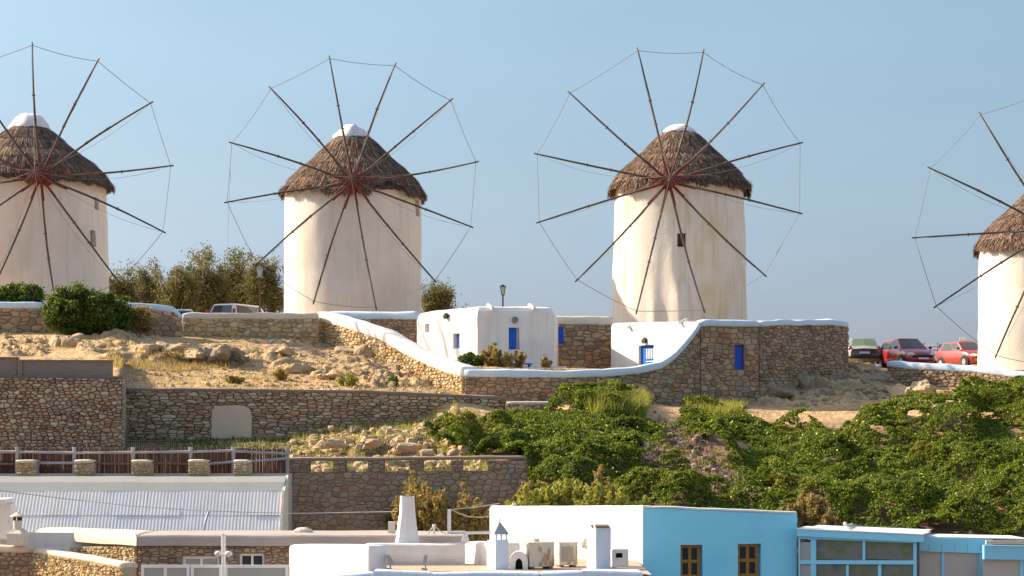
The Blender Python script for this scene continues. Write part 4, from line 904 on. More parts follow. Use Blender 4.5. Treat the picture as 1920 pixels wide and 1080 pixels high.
# ------------------------------------------------------------ corrugated roof building
th = thing('corrugated_roof_building', 'long building with a white corrugated sheet roof below the reed fence', 'building', tuple(P(260, 1010, 58)))
za, Ya = Zp(893,60.9), 60.9; zb, Yb = Zp(921,60.0), 60.0; zc, Yc = Zp(1012,59.0), 59.0
def XR(px, Y): return (px-960)/FP*Y
xR = XR(531, 60); xL = XR(-110, 60)
mb = MB(); N = 40
for k in range(N):
    xa, xb = xL+(xR-xL)*k/N, xL+(xR-xL)*(k+1)/N; 
    f = lambda x: .025*noise.noise(Vector((x*.8, 0, 3)))
    mb.add([(xa,Yb,zb+f(xa)),(xb,Yb,zb+f(xb)),(xb,Yb+.35,zb+.26+f(xb)),(xa,Yb+.35,zb+.26+f(xa)),(xa,Ya,za+f(xa)),(xb,Ya,za+f(xb)),(xa,Yb,zb-.04),(xb,Yb,zb-.04)], [(0,1,2,3),(3,2,5,4),(6,7,1,0)])
mb.build('ridge_flashing', FLASH, th, smooth=False)
x = xL; r = random.Random(3); shw = 1.02
while x < xR-.05:
    xe = min(x+shw, xR); 
    for row, (t0, t1, lift) in enumerate(((0,.50,.02),(.49,1,.0))):
        mb = MB(); n = max(4, int((xe-x)/.019)); vs = []; dz = lift+r.uniform(0,.01); e = r.uniform(-.01,.01)
        for tt in (t0, (t0+t1)/2, t1):
            for k in range(n+1):
                xx = x+(xe+.02-x)*k/n; zz = zb-.03+(zc-zb)*tt+.005*math.cos((xx-xL)/.10*2*math.pi)+dz; vs.append((xx, Yb+(Yc-Yb)*tt+e*(tt == t1), zz))
        fs = [(j*(n+1)+k+n+1, j*(n+1)+k+n+2, j*(n+1)+k+1, j*(n+1)+k) for j in range(2) for k in range(n)]; mb.add(vs, fs); mb.build('roof_sheet', CORR, th, smooth=True)
    x += shw
mb = MB(); mb.box(xL, xR-.05, 59.0, 61.0, -8, zc-.12); mb.hexa([(xL,59.0,zc-.12),(xR-.05,59.0,zc-.12),(xR-.05,61,zc-.12),(xL,61,zc-.12),(xL,59.0,zc-.1),(xR-.05,59.0,zc-.1),(xR-.05,60.8,za-.35),(xL,60.8,za-.35)]); mb.build('walls', WHITE, th)
s = MB(); s.hexa([(xR-.02,Yc-.05,zc-.1),(xR+.05,Yc-.05,zc-.1),(xR+.05,60.95,zc-.1),(xR-.02,60.95,zc-.1),(xR-.02,Yb-.08,zb+.02),(xR+.05,Yb-.08,zb+.02),(xR+.05,60.95,za+.04),(xR-.02,60.95,za+.04)]); s.build('barge_board', CREAM, th)
s = MB(); s.tube([P(380,962,57.0)+Vector((0,1.1,0)), P(379,1000,57)], .035, 6); s.build('vent_pipe', METAL, th)
# ------------------------------------------------------------ stone house with thick eaves
th = thing('stone_house', 'brown stone house with a thick rounded plaster eave, in the lower left', 'house', tuple(P(255, 1080, 53.5)))
FQ = F(257, 53.6, 872, 53.6); FQL = F(66, 57.6, 257, 53.6)
zq1 = Zp(1003,53.6); zq0 = Zp(1022,53.6)
a, b = FQ.p(0,0,0), FQ.p(FQ.L,0,0); c = FQL.p(0,0,0)
mb = MB(); block(mb, [a, b, b+Vector((0,3.0,0)), a+Vector((0,3.0,0))], zq0-.02, zq1, .10, step=.8); mb.build('eave_roof', M('eave_shade_plaster', [(.40,.335,.295),(.48,.41,.36)], 1.2, bump=.3, bscale=6), th, wob=.03)  # front eave plaster darkened to taupe for its shade, lit side stays cream
mb = MB(); block(mb, [c, a+Vector((-.02,0,0)), a+Vector((-.02,3.0,0)), c+Vector((0,1.2,0))], zq0-.02, zq1+.01, .18, step=.8); mb.build('side_eave_roof', CREAM, th, wob=.03)
WQ = Wall([(259,1023,1100,53.75),(545,1023,1100,53.75)])
def wp(W, x0, y0, x1, y1, Y): return (W.u_of(x0), W.u_of(x1), Zp(y1, Y), Zp(y0, Y))
hA = wp(WQ,342,1043,412,1075,53.75); hB = wp(WQ,449,1038,496,1075,53.75)
masonry(th, WQ, .30,.20, STONED, MORTARD, seed=71, h=(.02,.06), holes=[hA, hB], thick=.4, below=.3, limit=200)
WQL = Wall([(66,1027,1090,57.5),(257,1023,1068,53.8)]); masonry(th, WQL, .22,.17, STONEL, MORTARL, seed=72, h=(.03,.09), thick=.4, below=.3, limit=300, corename='side_core')
Fw = F(259,53.75,545,53.75); win(th, Fw, hA[0], hA[1], hA[2], hA[3], -.12, WMETAL, GFROST, 2, 1, .07); win(th, Fw, hB[0], hB[1], hB[2], hB[3], -.12, WMETAL, GDARK, 2, 1, .06)
mb = MB(); mb.box(a.x+.3, b.x-.2, 54.3, 56.2, -8, zq0-.05); mb.build('walls', CREAM, th)
s = MB(); s.fbox(F(-120,56.6,905,55.6), 0, 14.9, -.05, .3, zq1-1.2, Zp(1000,55.6)); s.build('rear_parapet', WHITE, th, wob=.03)
s = MB(); s.blob(P(568,996,55.2), (.27,.2,.10), 3, .2, 10, 6); s.build('roof_slab_stone', CREAM, th)
s = MB(); s.box(P(728,0,55).x, P(741,0,55).x, 54.9, 55.1, -3, Zp(978,55)); s.build('roof_post', CREAM, th)
# lower sunlit wall with sloping cap, dark return
W8 = Wall([(62,1035,1110,55.4),(120,1044,1115,54.1),(190,1056,1120,52.5),(232,1064,1125,51.6)])
th = thing('stone_wall', 'sunlit rubble wall with sloping cream coping in the bottom left corner', 'wall', tuple(P(150,1110,52.5)))
masonry(th, W8, .19,.16, STONEL, MORTARL, seed=81, h=(.04,.11), thick=.35, below=.1, gap=.012); coping(th, W8, CREAM, hgt=.10, over=.05, thick=.35, wob=.02)
W9 = Wall([(-90,1034,1110,55.35),(60,1034,1110,55.4)]); masonry(th, W9, .30,.2, STONED, MORTARD, seed=82, h=(.02,.05), thick=.35, below=.1, corename='return_core', limit=299)
coping(th, W9, CREAM, hgt=.16, over=.04, thick=.4, wob=.02, round_=.3, name='return_coping')
th = thing('chimney', 'small cream chimney with a pointed hood standing at the left edge', 'chimney', tuple(P(33,1024,55.1)))
def sq(mb, cx, cy, r0, r1, z0, z1, rot=.6):
    vs = [(cx+r0*math.cos(rot+k*math.pi/2), cy+r0*math.sin(rot+k*math.pi/2), z0) for k in range(4)]+[(cx+r1*math.cos(rot+k*math.pi/2), cy+r1*math.sin(rot+k*math.pi/2), z1) for k in range(4)]
    mb.hexa(vs)
c = P(33,1024,55.2); z = lambda py: Zp(py, 55.2)
s = MB(); sq(s, c.x, c.y, .31,.31, z(1022), z(1000)); sq(s, c.x, c.y, .31,.17, z(1000), z(992)); s.build('stack', CREAM, th, wob=.03, wsc=3)
s = MB(); s.lathe([(.12,0),(.125,z(976)-z(992))], (c.x,c.y,z(992)), 12); s.build('flue', CREAM, th); s = MB()
for k in range(5): a = k*2*math.pi/5; s.box(c.x+.1*math.cos(a)-.02, c.x+.1*math.cos(a)+.02, c.y+.1*math.sin(a)-.02, c.y+.1*math.sin(a)+.02, z(976), z(969))
s.build('hood_posts', IRON, th); s = MB(); s.lathe([(.21,0),(.20,.03),(.05,.11),(.01,.14)], (c.x,c.y,z(969)), 14); s.build('hood', CREAM, th)
th = thing('chimney', 'white plastered stub with a ledge cut by the left edge of the photo', 'chimney', tuple(P(3,1000,56)))
s = MB(); s.box(P(-30,0,56).x, P(21,0,56).x, 55.8, 56.6, Zp(1010,56), Zp(945,56)); s.build('stack', WHITE, th, wob=.04); s = MB(); s.box(P(-34,0,56).x, P(15,0,56).x, 55.6, 56.7, Zp(945,56), Zp(935,56)); s.build('cap', WHITE, th, wob=.03)
# glazed porch along the bottom
th = thing('glazed_porch', 'row of white framed panes along the bottom edge below the stone house', 'glazing', tuple(P(400,1110,50)))
Fg = F(264,50.2,542,50.2)
for xa, xb, n in ((265,356,2),(358,417,1),(421,541,1)):
    ua, zt = Fg.uz(xa, 1059); ub, zb = Fg.uz(xb, 1130); win(th, Fg, ua, ub, zb, zt, 0, WMETAL, GFROST, n, 1, .075)
s = MB(); s.fbox(Fg, 0, Fg.L, -.12, -.02, -6, Zp(1062,50.2)); s.build('backing_wall', GREYSH, th)
th = thing('mast', 'white mast carrying two floodlights in front of the stone house', 'mast', tuple(P(418,1110,50)))
s = MB(); s.tube([P(418,1125,49.9), P(418,1000,49.9)], .045, 8); s.tube([P(422,1125,49.95), P(422,1002,49.95)], .02, 6); s.build('pole', WMETAL, th)
for dx, sd_ in ((-9,-1),(11,1)):
    s = MB(); p = P(418+dx,1038,49.8); s.tube([P(418,1040,49.85), p], .02, 6); s.blob(p, (.09,.09,.07), 4, .1, 10, 6); fl = s.build('floodlight', WMETAL, th, smooth=True); s = MB(); s.tube([p+Vector((0,-.08,-.02)), p+Vector((0,-.11,-.03))], [.06,.06], 10); s.build('lens', GMILK, fl)

# ------------------------------------------------------------ white roof terraces in the centre
th = thing('white_house', 'white roof terrace with thick rounded parapets at the bottom centre', 'house', tuple(P(780,1100,50)))
FW = F(543, 52.4, 690, 49.2)
a = FW.p(0,0,0); b = FW.p(FW.L,0,0); mb = MB(); block(mb, [a, b, b+Vector((.42,.42,0)), a+Vector((.45,.42,0))], -7, [Zp(1021,52.4), Zp(1022,49.6), Zp(1022,49.6), Zp(1021,52.4)], .10); mb.build('side_parapet', WHITE, th, wob=.03)
zf = Zp(1063,51)
bx0 = P(684,0,52.3).x; bx1 = P(872,0,52.3).x
mb = MB(); block(mb, [(bx0,52.2),(bx1,52.2),(bx1,52.6),(bx0,52.6)], -7, [Zp(1019,52.3)]*4, .08); mb.build('back_parapet', WHITE, th, wob=.03)
s = MB(); s.box(bx0+.1, bx1-.1, 52.17, 52.2, Zp(1046,52.2)-.02, Zp(1044,52.2)); s.box(bx0+.1, bx1-.1, 52.15, 52.2, Zp(1052,52.2)-.01, Zp(1051,52.2)); s.build('moulding', WHITE, th, wob=.02)
FX = F(868, 53.2, 945, 51.2); a = FX.p(0,0,0); b = FX.p(FX.L,0,0); mb = MB(); block(mb, [a, b, b+Vector((.4,.4,0)), a+Vector((.4,.4,0))], -7, [Zp(1016,53.2),Zp(1019,51.2),Zp(1019,51.2),Zp(1016,53.2)], .08); mb.build('return_parapet', WHITE, th, wob=.02)
s = MB(); s.blob(P(872,1012,52.4), (.10,.12,.11), 3, .2, 10, 6); s.build('corner_knob', WHITE, th, smooth=True)
mb = MB(); mb.add([(bx0-.2,48.3,zf-.02),(P(1203,0,52).x,48.3,zf-.02),(P(1203,0,52).x,55,zf-.02),(bx0,55,zf-.02)], [(0,1,2,3)]); mb.build('terrace_floor', TERRA, th)
mb = MB(); mb.box(bx0+.2, P(1200,0,52).x, 48.5, 55, -8, zf-.08); mb.build('walls', WHITE, th)
for (xa, xb, ya, yb) in ((560,702,1082,1074),(700,812,1069,1071),(806,882,1072,1072),(878,1010,1071,1072),(1012,1090,1072,1069),(1088,1206,1068,1069)):
    mb = MB(); xa_, xb_ = P(xa,0,48.2).x, P(xb,0,48.2).x; block(mb, [(xa_,48.0),(xb_,48.0),(xb_,48.5),(xa_,48.5)], -7, [Zp(ya,48.2),Zp(yb,48.2),Zp(yb,48.2),Zp(ya,48.2)], .10); mb.build('front_parapet', WHITE2, th, wob=.05, wsc=1.5)
# tapered chimney
th = thing('chimney', 'tall tapering white chimney flaring out at its foot, in front of the dry shrubs', 'chimney', tuple(P(763,1022,52.9)))
s = MB(); c = P(764,1022,52.9); rings = []; rot = .95
for py, hw in ((1034,.47),(1020,.44),(1006,.37),(985,.305),(960,.265),(931,.245)):
    rings.append([(c.x+(c.x*0)+hw*math.cos(rot+k*math.pi/2)-.0, c.y+hw*math.sin(rot+k*math.pi/2), Zp(py,52.9)) for k in range(4)])
vs = [v for x in rings for v in x]; s.add(vs, [(j*4+k, j*4+(k+1)%4, (j+1)*4+(k+1)%4, (j+1)*4+k) for j in range(5) for k in range(4)]+[(23,22,21,20)][:0]+[(20,21,22,23)]); s.build('stack', WHITE, th, wob=.035, wsc=2.5)
s = MB(); s.box(c.x-.12, c.x+.12, c.y-.12, c.y+.12, Zp(931,52.9)-.02, Zp(931,52.9)+.012); s.build('flue_opening', DARKIN, th)
def floodl(label, px, Y, tilt):
    p = P(px, 1068, Y); t = thing('floodlight', label, 'floodlight', tuple(p)); s = MB(); s.tube([p, p+Vector((0,0,.14))], .02, 6); s.tube([p+Vector((-.10,0,.02)), p+Vector((.04,0,.0))], .03, 6); s.build('bracket', METAL, t)
    s = MB(); c = p+Vector((-.02,0,.24)); ax = Vector((math.cos(tilt),0,math.sin(tilt))); up = Vector((-ax.z,0,ax.x)); y = Vector((0,.11,0))
    s.hexa([c-up*.13-ax*.03-y, c-up*.13+ax*.07-y, c-up*.13+ax*.07+y, c-up*.13-ax*.03+y, c+up*.12-ax*.03-y, c+up*.12+ax*.04-y, c+up*.12+ax*.04+y, c+up*.12-ax*.03+y]); h = s.build('housing', METAL, t)
    s = MB(); s.hexa([c-up*.11-ax*.045-y*.9, c-up*.11-ax*.031-y*.9, c-up*.11-ax*.031+y*.9, c-up*.11-ax*.045+y*.9, c+up*.10-ax*.045-y*.9, c+up*.10-ax*.031-y*.9, c+up*.10-ax*.031+y*.9, c+up*.10-ax*.045+y*.9]); s.build('lens', GMILK, h)
floodl('grey floodlight tilted up at the left of the terrace, below the tapering chimney', 732, 49.5, .5); floodl('grey floodlight leaning right on the terrace, the right one of the pair', 798, 49.5, -.25)
# chimney with pyramid hat
th = thing('chimney', 'white square chimney with a small pointed pyramid roof and spike', 'chimney', tuple(P(938,1070,50.2)))
c = P(940,1070,50.2); z = lambda py: Zp(py, 50.2); k_ = 50.2/FP
s = MB(); p0 = Vector((c.x-11*k_,c.y,0)); p1 = Vector((c.x+13.5*k_,c.y+.08,0)); pL = Vector((c.x-27*k_,c.y+.5,0)); block(s, [pL, p0, p1, pL+(p1-p0)], z(1085), z(1014), .03, step=3); s.build('stack', WHITE2, th, wob=.03, wsc=3)
s = MB()
for x in (-11, -1.5, 8): s.box(c.x+x*k_, c.x+(x+3)*k_, c.y+.04, c.y+.10, z(1014), z(1002)); s.box(c.x+x*k_, c.x+(x+3)*k_, c.y+.34, c.y+.42, z(1014), z(1002))
s.box(c.x-12*k_, c.x+12*k_, c.y+.02, c.y+.44, z(1016), z(1013)); s.build('lantern_posts', WHITE2, th)
s = MB(); hw = 14*k_; zt_ = z(978); s.add([(c.x-hw,c.y-.02,z(1002)),(c.x+hw,c.y-.02,z(1002)),(c.x+hw,c.y+.44,z(1002)),(c.x-hw,c.y+.44,z(1002)),(c.x-3*k_,c.y+.2,zt_)], [(0,1,4),(1,2,4),(2,3,4),(3,0,4),(3,2,1,0)]); s.tube([(c.x-3*k_,c.y+.2,zt_-.05),(c.x-3*k_,c.y+.2,z(971))], .012, 5); s.build('pyramid_roof', M('blue_grey_slate', [(.20,.25,.31),(.26,.31,.37)], 5), th)
# small arch, boxes, chimney
th = thing('roof_vent', 'small white rounded plaster hood next to the pyramid topped chimney', 'vent', tuple(P(972,1070,50.4)))
s = MB(); n = 10; w0, w1 = P(956,0,50.4).x, P(989,0,50.4).x; cx = (w0+w1)/2; hw = (w1-w0)/2; pr_ = []
for k in range(n+1): a = math.pi*k/n; pr_.append((cx-hw*math.cos(a), Zp(1052,50.4)+(Zp(1034,50.4)-Zp(1052,50.4))*math.sin(a)))
pr_ = [(w0, Zp(1070,50.4))]+pr_+[(w1, Zp(1070,50.4)),(w1-.12, Zp(1070,50.4)),(w1-.14,Zp(1052,50.4)),(cx, Zp(1045,50.4)),(w0+.14,Zp(1052,50.4)),(w0+.12,Zp(1070,50.4))]
m = len(pr_); s.add([(x,50.2,z_) for x, z_ in pr_]+[(x,50.9,z_) for x, z_ in pr_], [(i,(i+1)%m,(i+1)%m+m,i+m)[::-1] for i in range(m)]+[tuple(range(m)), tuple(range(m,2*m))[::-1]]); s.build('hood', WHITE, th, wob=.02); s = MB(); s.box(w0+.1,w1-.1,50.5,50.52,Zp(1070,50.4),Zp(1048,50.4)); s.build('opening', DARKIN, th)
def acbox(label, xa, xb, ya, yb, Y, mat, rot, panel=None, dep=.55):
    c = P((xa+xb)/2, yb, Y); t = thing('air_conditioner', label, 'air conditioner', tuple(c), 'cooling units on the terrace')
    w_ = (xb-xa)*Y/FP*.5; h_ = Zp(ya,Y)-Zp(yb-6,Y); ca, sa = math.cos(rot), math.sin(rot); L_ = lambda x,y,z: (c.x+x*ca-y*sa, c.y+x*sa+y*ca, c.z+z)
    hx = w_*.78; hy = dep/2
    def bx(s, x0,x1,y0,y1,z0,z1): s.hexa([L_(x0,y0,z0),L_(x1,y0,z0),L_(x1,y1,z0),L_(x0,y1,z0),L_(x0,y0,z1),L_(x1,y0,z1),L_(x1,y1,z1),L_(x0,y1,z1)])
    s = MB(); bx(s, -hx,hx,-hy,hy,.09,.09+h_); bo = s.build('casing', mat, t); s = MB(); bx(s, -hx-.015,hx+.015,-hy-.015,hy+.015,.09+h_,.11+h_); s.build('lid', mat, bo)
    if panel: s = MB(); bx(s, -hx+.06,hx*.55,-hy-.012,-hy+.01,.18,h_); s.build('panel', panel, bo)
    for x in (-hx+.03, hx-.12): s = MB(); bx(s, x,x+.09,-hy,hy,0,.085); s.build('foot', RAILB, t)
    for k in range(6 if not panel else 0): s = MB(); z_ = .2+k*.05; bx(s, hx-.008,hx+.01,-hy+.06,hy-.06,z_,z_+.02); s.build('vent_slot', RAILB, bo)
    return t
t = acbox('rust streaked white cooling unit on the terrace, the larger one', 978, 1040, 1018, 1068, 50.6, RUST, .35); s = MB(); s.lathe([(.09,0),(.09,.09)], tuple(P(1004,1018,50.6)+Vector((0,0,.02))), 10); s.build('motor_cap', CREAM, t)
acbox('white cooling unit with a tan side panel, beside the tall grey sided chimney', 1040, 1084, 1018, 1065, 51.4, RUST, .15, M('tan_panel', [(.40,.33,.26),(.45,.38,.31)], 3))
th = thing('chimney', 'thick square white chimney topped with a loose flat slab, right of the cooling units', 'chimney', tuple(P(1124,1070,50.3)))
c = P(1122,1070,50.4); k_ = 50.4/FP; z = lambda py: Zp(py, 50.4)
s = MB(); p0 = Vector((P(1118,0,50.2).x, 50.2, 0)); p1 = Vector((P(1145,0,50.5).x, 50.5, 0)); pL = Vector((P(1101,0,50.75).x, 50.75, 0)); block(s, [pL, p0, p1, pL+(p1-p0)], z(1090), z(988), .03, step=3); s.build('stack', WHITE2, th, wob=.03, wsc=3)
s = MB(); s.hexa([L+Vector((0,0,0)) for L in (P(1117,990,50.2),P(1143,989,50.4),P(1140,985,50.8),P(1115,986,50.7),P(1117,986.5,50.2),P(1143,986.5,50.4),P(1140,983,50.8),P(1115,983,50.7))]); s.build('slab', RAILB, th)
s = MB(); s.tube([P(1112,990,50.3), P(1109,984,50.3)], .03, 6); s.build('stub_pipe', METAL, th)
th = thing('roof_vent', 'small white block with a square dark opening, right of the thick chimney', 'vent', tuple(P(1162,1070,51.2)))
s = MB(); xa, xb = P(1147,0,51.2).x, P(1178,0,51.2).x; u = P(1154,0,51.2).x-xa; v = P(1167,0,51.2).x-xa
block(s, [(xa,51.2),(xb,51.2),(xb,51.7),(xa,51.7)], Zp(1085,51.2), Zp(1028,51.2), .06, {0: [(u, v, Zp(1046,51.2), Zp(1037,51.2), 1)]}); s.build('block', WHITE, th, wob=.02)
s = MB(); s.box(xa+u-.02, xa+v+.02, 51.4, 51.42, Zp(1047,51.2), Zp(1036,51.2)); s.build('dark_opening', DARKIN, th)
th = thing('roof_lamp', 'small tan lamp box fixed beside the thick chimney', 'lamp', tuple(P(1095,1020,51.2))); s = MB(); s.blob(P(1096,1018,51.1), (.10,.1,.13), 3, .15, 10, 6); s.build('lamp_body', CREAM, th); s = MB(); s.tube([P(1096,1018,51.1), P(1100,1030,51.1)], .02, 6); s.build('stem', METAL, th)

# ------------------------------------------------------------ big house, front coloured as blue shade
th = thing('blue_shade_fronted_house', 'flat roofed house with a lit white side and a front coloured as pale blue shade with wooden windows', 'house', tuple(P(1205,1100,54)))
FB = F(918, 58.5, 1205, 54.0); FC = F(1205, 54.0, 1494, 54.4)
a = FB.p(0,0,0); b = FB.p(FB.L,0,0); c = FC.p(FC.L,0,0)
wA = op(FC,1275,1022,1317,1112); wB = op(FC,1383,1020,1426,1110)
zA, zB, zC = Zp(949,58.5), Zp(949,54), Zp(961,54.4)
mb = MB(); block(mb, [a, b, b+Vector((.3,.35,0)), a+Vector((.3,.35,0))], -8, [zA, zB, zB, zA], .09, step=.7); mb.build('white_wall', WHITE, th, wob=.03)
mb = MB(); block(mb, [b+Vector((.012,-.0,0)), c, c+Vector((0,.35,0)), b+Vector((.3,.35,0))], -8, [zB-.012, zC-.012, zC-.012, zB-.012], .05, {0: [tuple(x if k > 1 else x for k, x in enumerate(wA)), wB]}, .24, step=.7); mb.build('blue_shade_wall', SKYB, th, wob=.012)
wt = MB(); n = 14
vs = []
for k in range(n+1):
    t = k/n; p = (b.lerp(c, t)); z_ = zB+(zC-zB)*t; q = noise.noise(Vector((p.x*1.5,0,4)))*.02; vs += [p+Vector((0,-.02,z_-.03+q)), p+Vector((0,-.01,z_+.015+q)), p+Vector((0,.34,z_+.02+q)), p+Vector((0,.36,z_-.05))]
wt.add(vs, [(k*4+j, (k+1)*4+j, (k+1)*4+j+1, k*4+j+1) for k in range(n) for j in range(3)]); wt.build('whitewashed_roof_edge', WHITE, th)
mb = MB(); d = Vector((c.x, 59.5, 0)); e = Vector((a.x+.5, 62, 0)); block(mb, [b+Vector((.2,.3,0)), c+Vector((-.0,.3,0)), d, e, a+Vector((.2,.3,0))], -8, min(zA,zC)-.25, .05); mb.build('body', WHITE, th)
for wd in (wA, wB):
    win(th, FC, wd[0]+.01, wd[1]-.03, wd[2], wd[3], -.2, OCHREW, GDARK, 2, 3, .085, depth=.05)
s = MB(); s.tube([P(960,949,57.8), P(962,944,57.8), P(966,945,57.8), P(968,950,57.8)], .03, 6); s.build('pipe_bend', WMETAL, th)

# ------------------------------------------------------------ glazed conservatory
th = thing('conservatory', 'pale blue framed glazed room joined to the right of the house with the blue shade front', 'conservatory', tuple(P(1610,1110,53.5)))
FG = F(1498, 54.2, 1722, 53.2); k0 = FG.u(1498)
def strip(Fr, xa, ya, xb, yb, h, d0, d1, mat, name, par):
    ua, za = Fr.uz(xa, ya); ub, zb_ = Fr.uz(xb, yb); s = MB(); hh = h*53.5/FP; s.hexa([Fr.p(ua,d1,za-hh),Fr.p(ub,d1,zb_-hh),Fr.p(ub,d0,zb_-hh),Fr.p(ua,d0,za-hh),Fr.p(ua,d1,za),Fr.p(ub,d1,zb_),Fr.p(ub,d0,zb_),Fr.p(ua,d0,za)]); return s.build(name, mat, par)
strip(FG,1496,991,1732,1002,14,-.1,.16,SKYB2,'fascia',th); strip(FG,1494,990,1732,1001,1.6,-1.5,.18,WMETAL,'roof_edge',th)
def vbar(xa, xb, ya, yb, name='mullion', d0=0, d1=.07): ua, zt = FG.uz(xa, ya); ub, zb_ = FG.uz(xb, yb); s = MB(); s.fbox(FG, ua, ub, d0, d1, zb_, zt); return s.build(name, SKYB2, th)
for xa, xb, ya in ((1498,1501,1008),(1521,1531,1008),(1713,1719,1014)): vbar(xa, xb, ya, 1130)
vbar(1618,1623,1012,1050); vbar(1587,1592,1059,1130); vbar(1647,1653,1059,1130); 
strip(FG,1501,1050,1716,1050.5,7.5,.0,.08,SKYB2,'transom',th); strip(FG,1499,1006,1716,1014,4,.0,.08,SKYB2,'top_rail',th)
for xa, xb, ya, yb, mt in ((1501,1521,1016,1050,GFROST),(1531,1618,1011,1050,GREFL),(1623,1713,1014,1050,GREFL),(1501,1521,1058,1130,GFROST),(1531,1587,1058,1130,GREFL),(1592,1647,1058,1130,GREFL),(1653,1713,1058,1130,GREFL)):
    ua, zt = FG.uz(xa, ya); ub, zb_ = FG.uz(xb, yb); s = MB(); s.fbox(FG, ua, ub, .01, .03, zb_, zt); s.build('pane', mt, th)
s = MB(); s.fbox(FG, .05, FG.L, -.3, -.1, -7, Zp(1014,53.8)); s.build('inner_wall', GREYSH, th)
s = MB(); s.add([FG.p(0,.1,Zp(992,54.2)-.01), FG.p(FG.L,.1,Zp(1001,53.2)-.01), FG.p(FG.L,-3,Zp(1001,53.2)), FG.p(0,-3,Zp(992,54.2))], [(0,1,2,3)]); s.build('roof', WHITE2, th)
th = thing('awning_room', 'pale blue roofed lean-to with beige roller blinds in the bottom right corner', 'annex', tuple(P(1810,1110,53.5)))
FH = F(1722, 53.9, 1848, 53.9); FI = F(1840, 53.5, 1990, 53.5)
strip(FH,1722,1007,1860,1012,26,-.1,.1,SKYB2,'fascia',th); strip(FI,1843,1022,1990,1024,26,-.05,.14,SKYB2,'side_fascia',th)
strip(FH,1728,1005.5,1930,1010,2,-2.0,.0,WHITE,'roof_edge',th); s = MB(); s.fbox(FI, FI.u(1845), FI.u(1918), .15, .25, Zp(1020,53.5), Zp(1013,53.5)); s.build('gutter', CREAM, th)
for Fr, xa, xb, ya, mt in ((FH,1722,1765,1034,GFROST),(FH,1770,1835,1035,GFROST),(FI,1843,1912,1048,CREAM),(FI,1918,1990,1048,CREAM)):
    ua, zt = Fr.uz(xa, ya); ub, zb_ = Fr.uz(xb, 1130); s = MB(); s.fbox(Fr, ua, ub, -.05, 0, zb_, zt); s.build('blind', M('beige_blind', [(.50,.46,.42),(.54,.50,.45)], 2), th)
for Fr, xa, xb, ya in ((FH,1719,1722,1030),(FH,1765,1770,1034),(FH,1835,1842,1035),(FI,1912,1918,1048)):
    ua, zt = Fr.uz(xa, ya); ub, zb_ = Fr.uz(xb, 1130); s = MB(); s.fbox(Fr, ua, ub, -.04, .04, zb_, zt); s.build('post', SKYB2, th)
for k in range(5): u = FH.u(1740+k*24); s = MB(); s.fbox(FH, u, u+.012, .1, .108, Zp(1032,53.9), Zp(1020,53.9)); s.build('fascia_joint', RAILW, th)
# gull on the roof edge
g = thing('gull', 'white and grey seagull perched on the conservatory roof edge', 'bird', tuple(P(1595,994,54)))
s = MB(); c = P(1594,987.5,54); s.blob(c, (.155,.07,.075), 1, .05, 14, 8); s.blob(c+Vector((-.13,0,.075)), (.055,.05,.055), 2, .02, 10, 6)
bd = s.build('body', WHITE, g, smooth=True); s = MB(); s.add([c+Vector((-.18,-.01,.085)), c+Vector((-.18,.01,.085)), c+Vector((-.24,0,.065)), c+Vector((-.18,0,.065))], [(0,1,2),(1,3,2),(3,0,2)]); s.build('beak', OCHREW, bd)
s = MB(); s.blob(c+Vector((.06,-.055,.02)), (.15,.03,.05), 4, .05, 12, 6); s.blob(c+Vector((.06,.055,.02)), (.15,.03,.05), 4, .05, 12, 6); s.build('wing', METAL, g, smooth=True)
for dx in (-.02,.03): s = MB(); s.tube([c+Vector((dx,0,-.06)), c+Vector((dx,0,-.15))], .008, 5); s.build('leg', OCHREW, g)

# ------------------------------------------------------------ rope posts and wires near the roofs
th = thing('rope_rail', 'white posts joined by slack ropes and a white rail, left of the white wall', 'railing', tuple(P(843,1000,54.5)))
s = MB(); s.box(P(839,0,54.5).x, P(845.5,0,54.5).x, 54.45, 54.55, Zp(1004,54.5), Zp(955,54.5)); s.build('post', WMETAL, th)
s = MB(); s.tube([P(813.5,1004,54.5), P(813.5,984,54.5)], .035, 7); s.tube([P(813.5,986,54.5), P(813.5,983,54.5)], .05, 7); s.build('post', WMETAL, th)
s = MB(); s.tube([P(845,999.5,54.5), P(918,998.5,56)], .045, 6); s.build('rail', WMETAL, th)
for pts in ([P(845,955,54.5),P(862,963,54.8),P(880,969,55.3),P(900,970,56),P(918,968,57)], [P(850,955,54.5),P(890,951,55.5),P(936,944,57)], [P(813,986,54.5),P(806,996,54.5),P(802,1002,54.5)], [P(814,986,54.5),P(826,996,54.5),P(838,1002,54.5)]):
    s = MB(); s.tube(pts, .016, 5, False); s.build('rope', ROPEP, th)
th = thing('cable', 'thin cable running above the roofs from the left edge to the tapering chimney', 'cable', tuple(P(480,960,54)))
s = MB(); s.tube([P(-80,905,52)]+[P(x, y, 52.4+x/700) for x, y in ((0,920),(120,935),(250,949),(380,958),(480,961),(560,962.5),(650,961),(745,959))], .011, 5, False); s.build('wire', ROPEP, th)

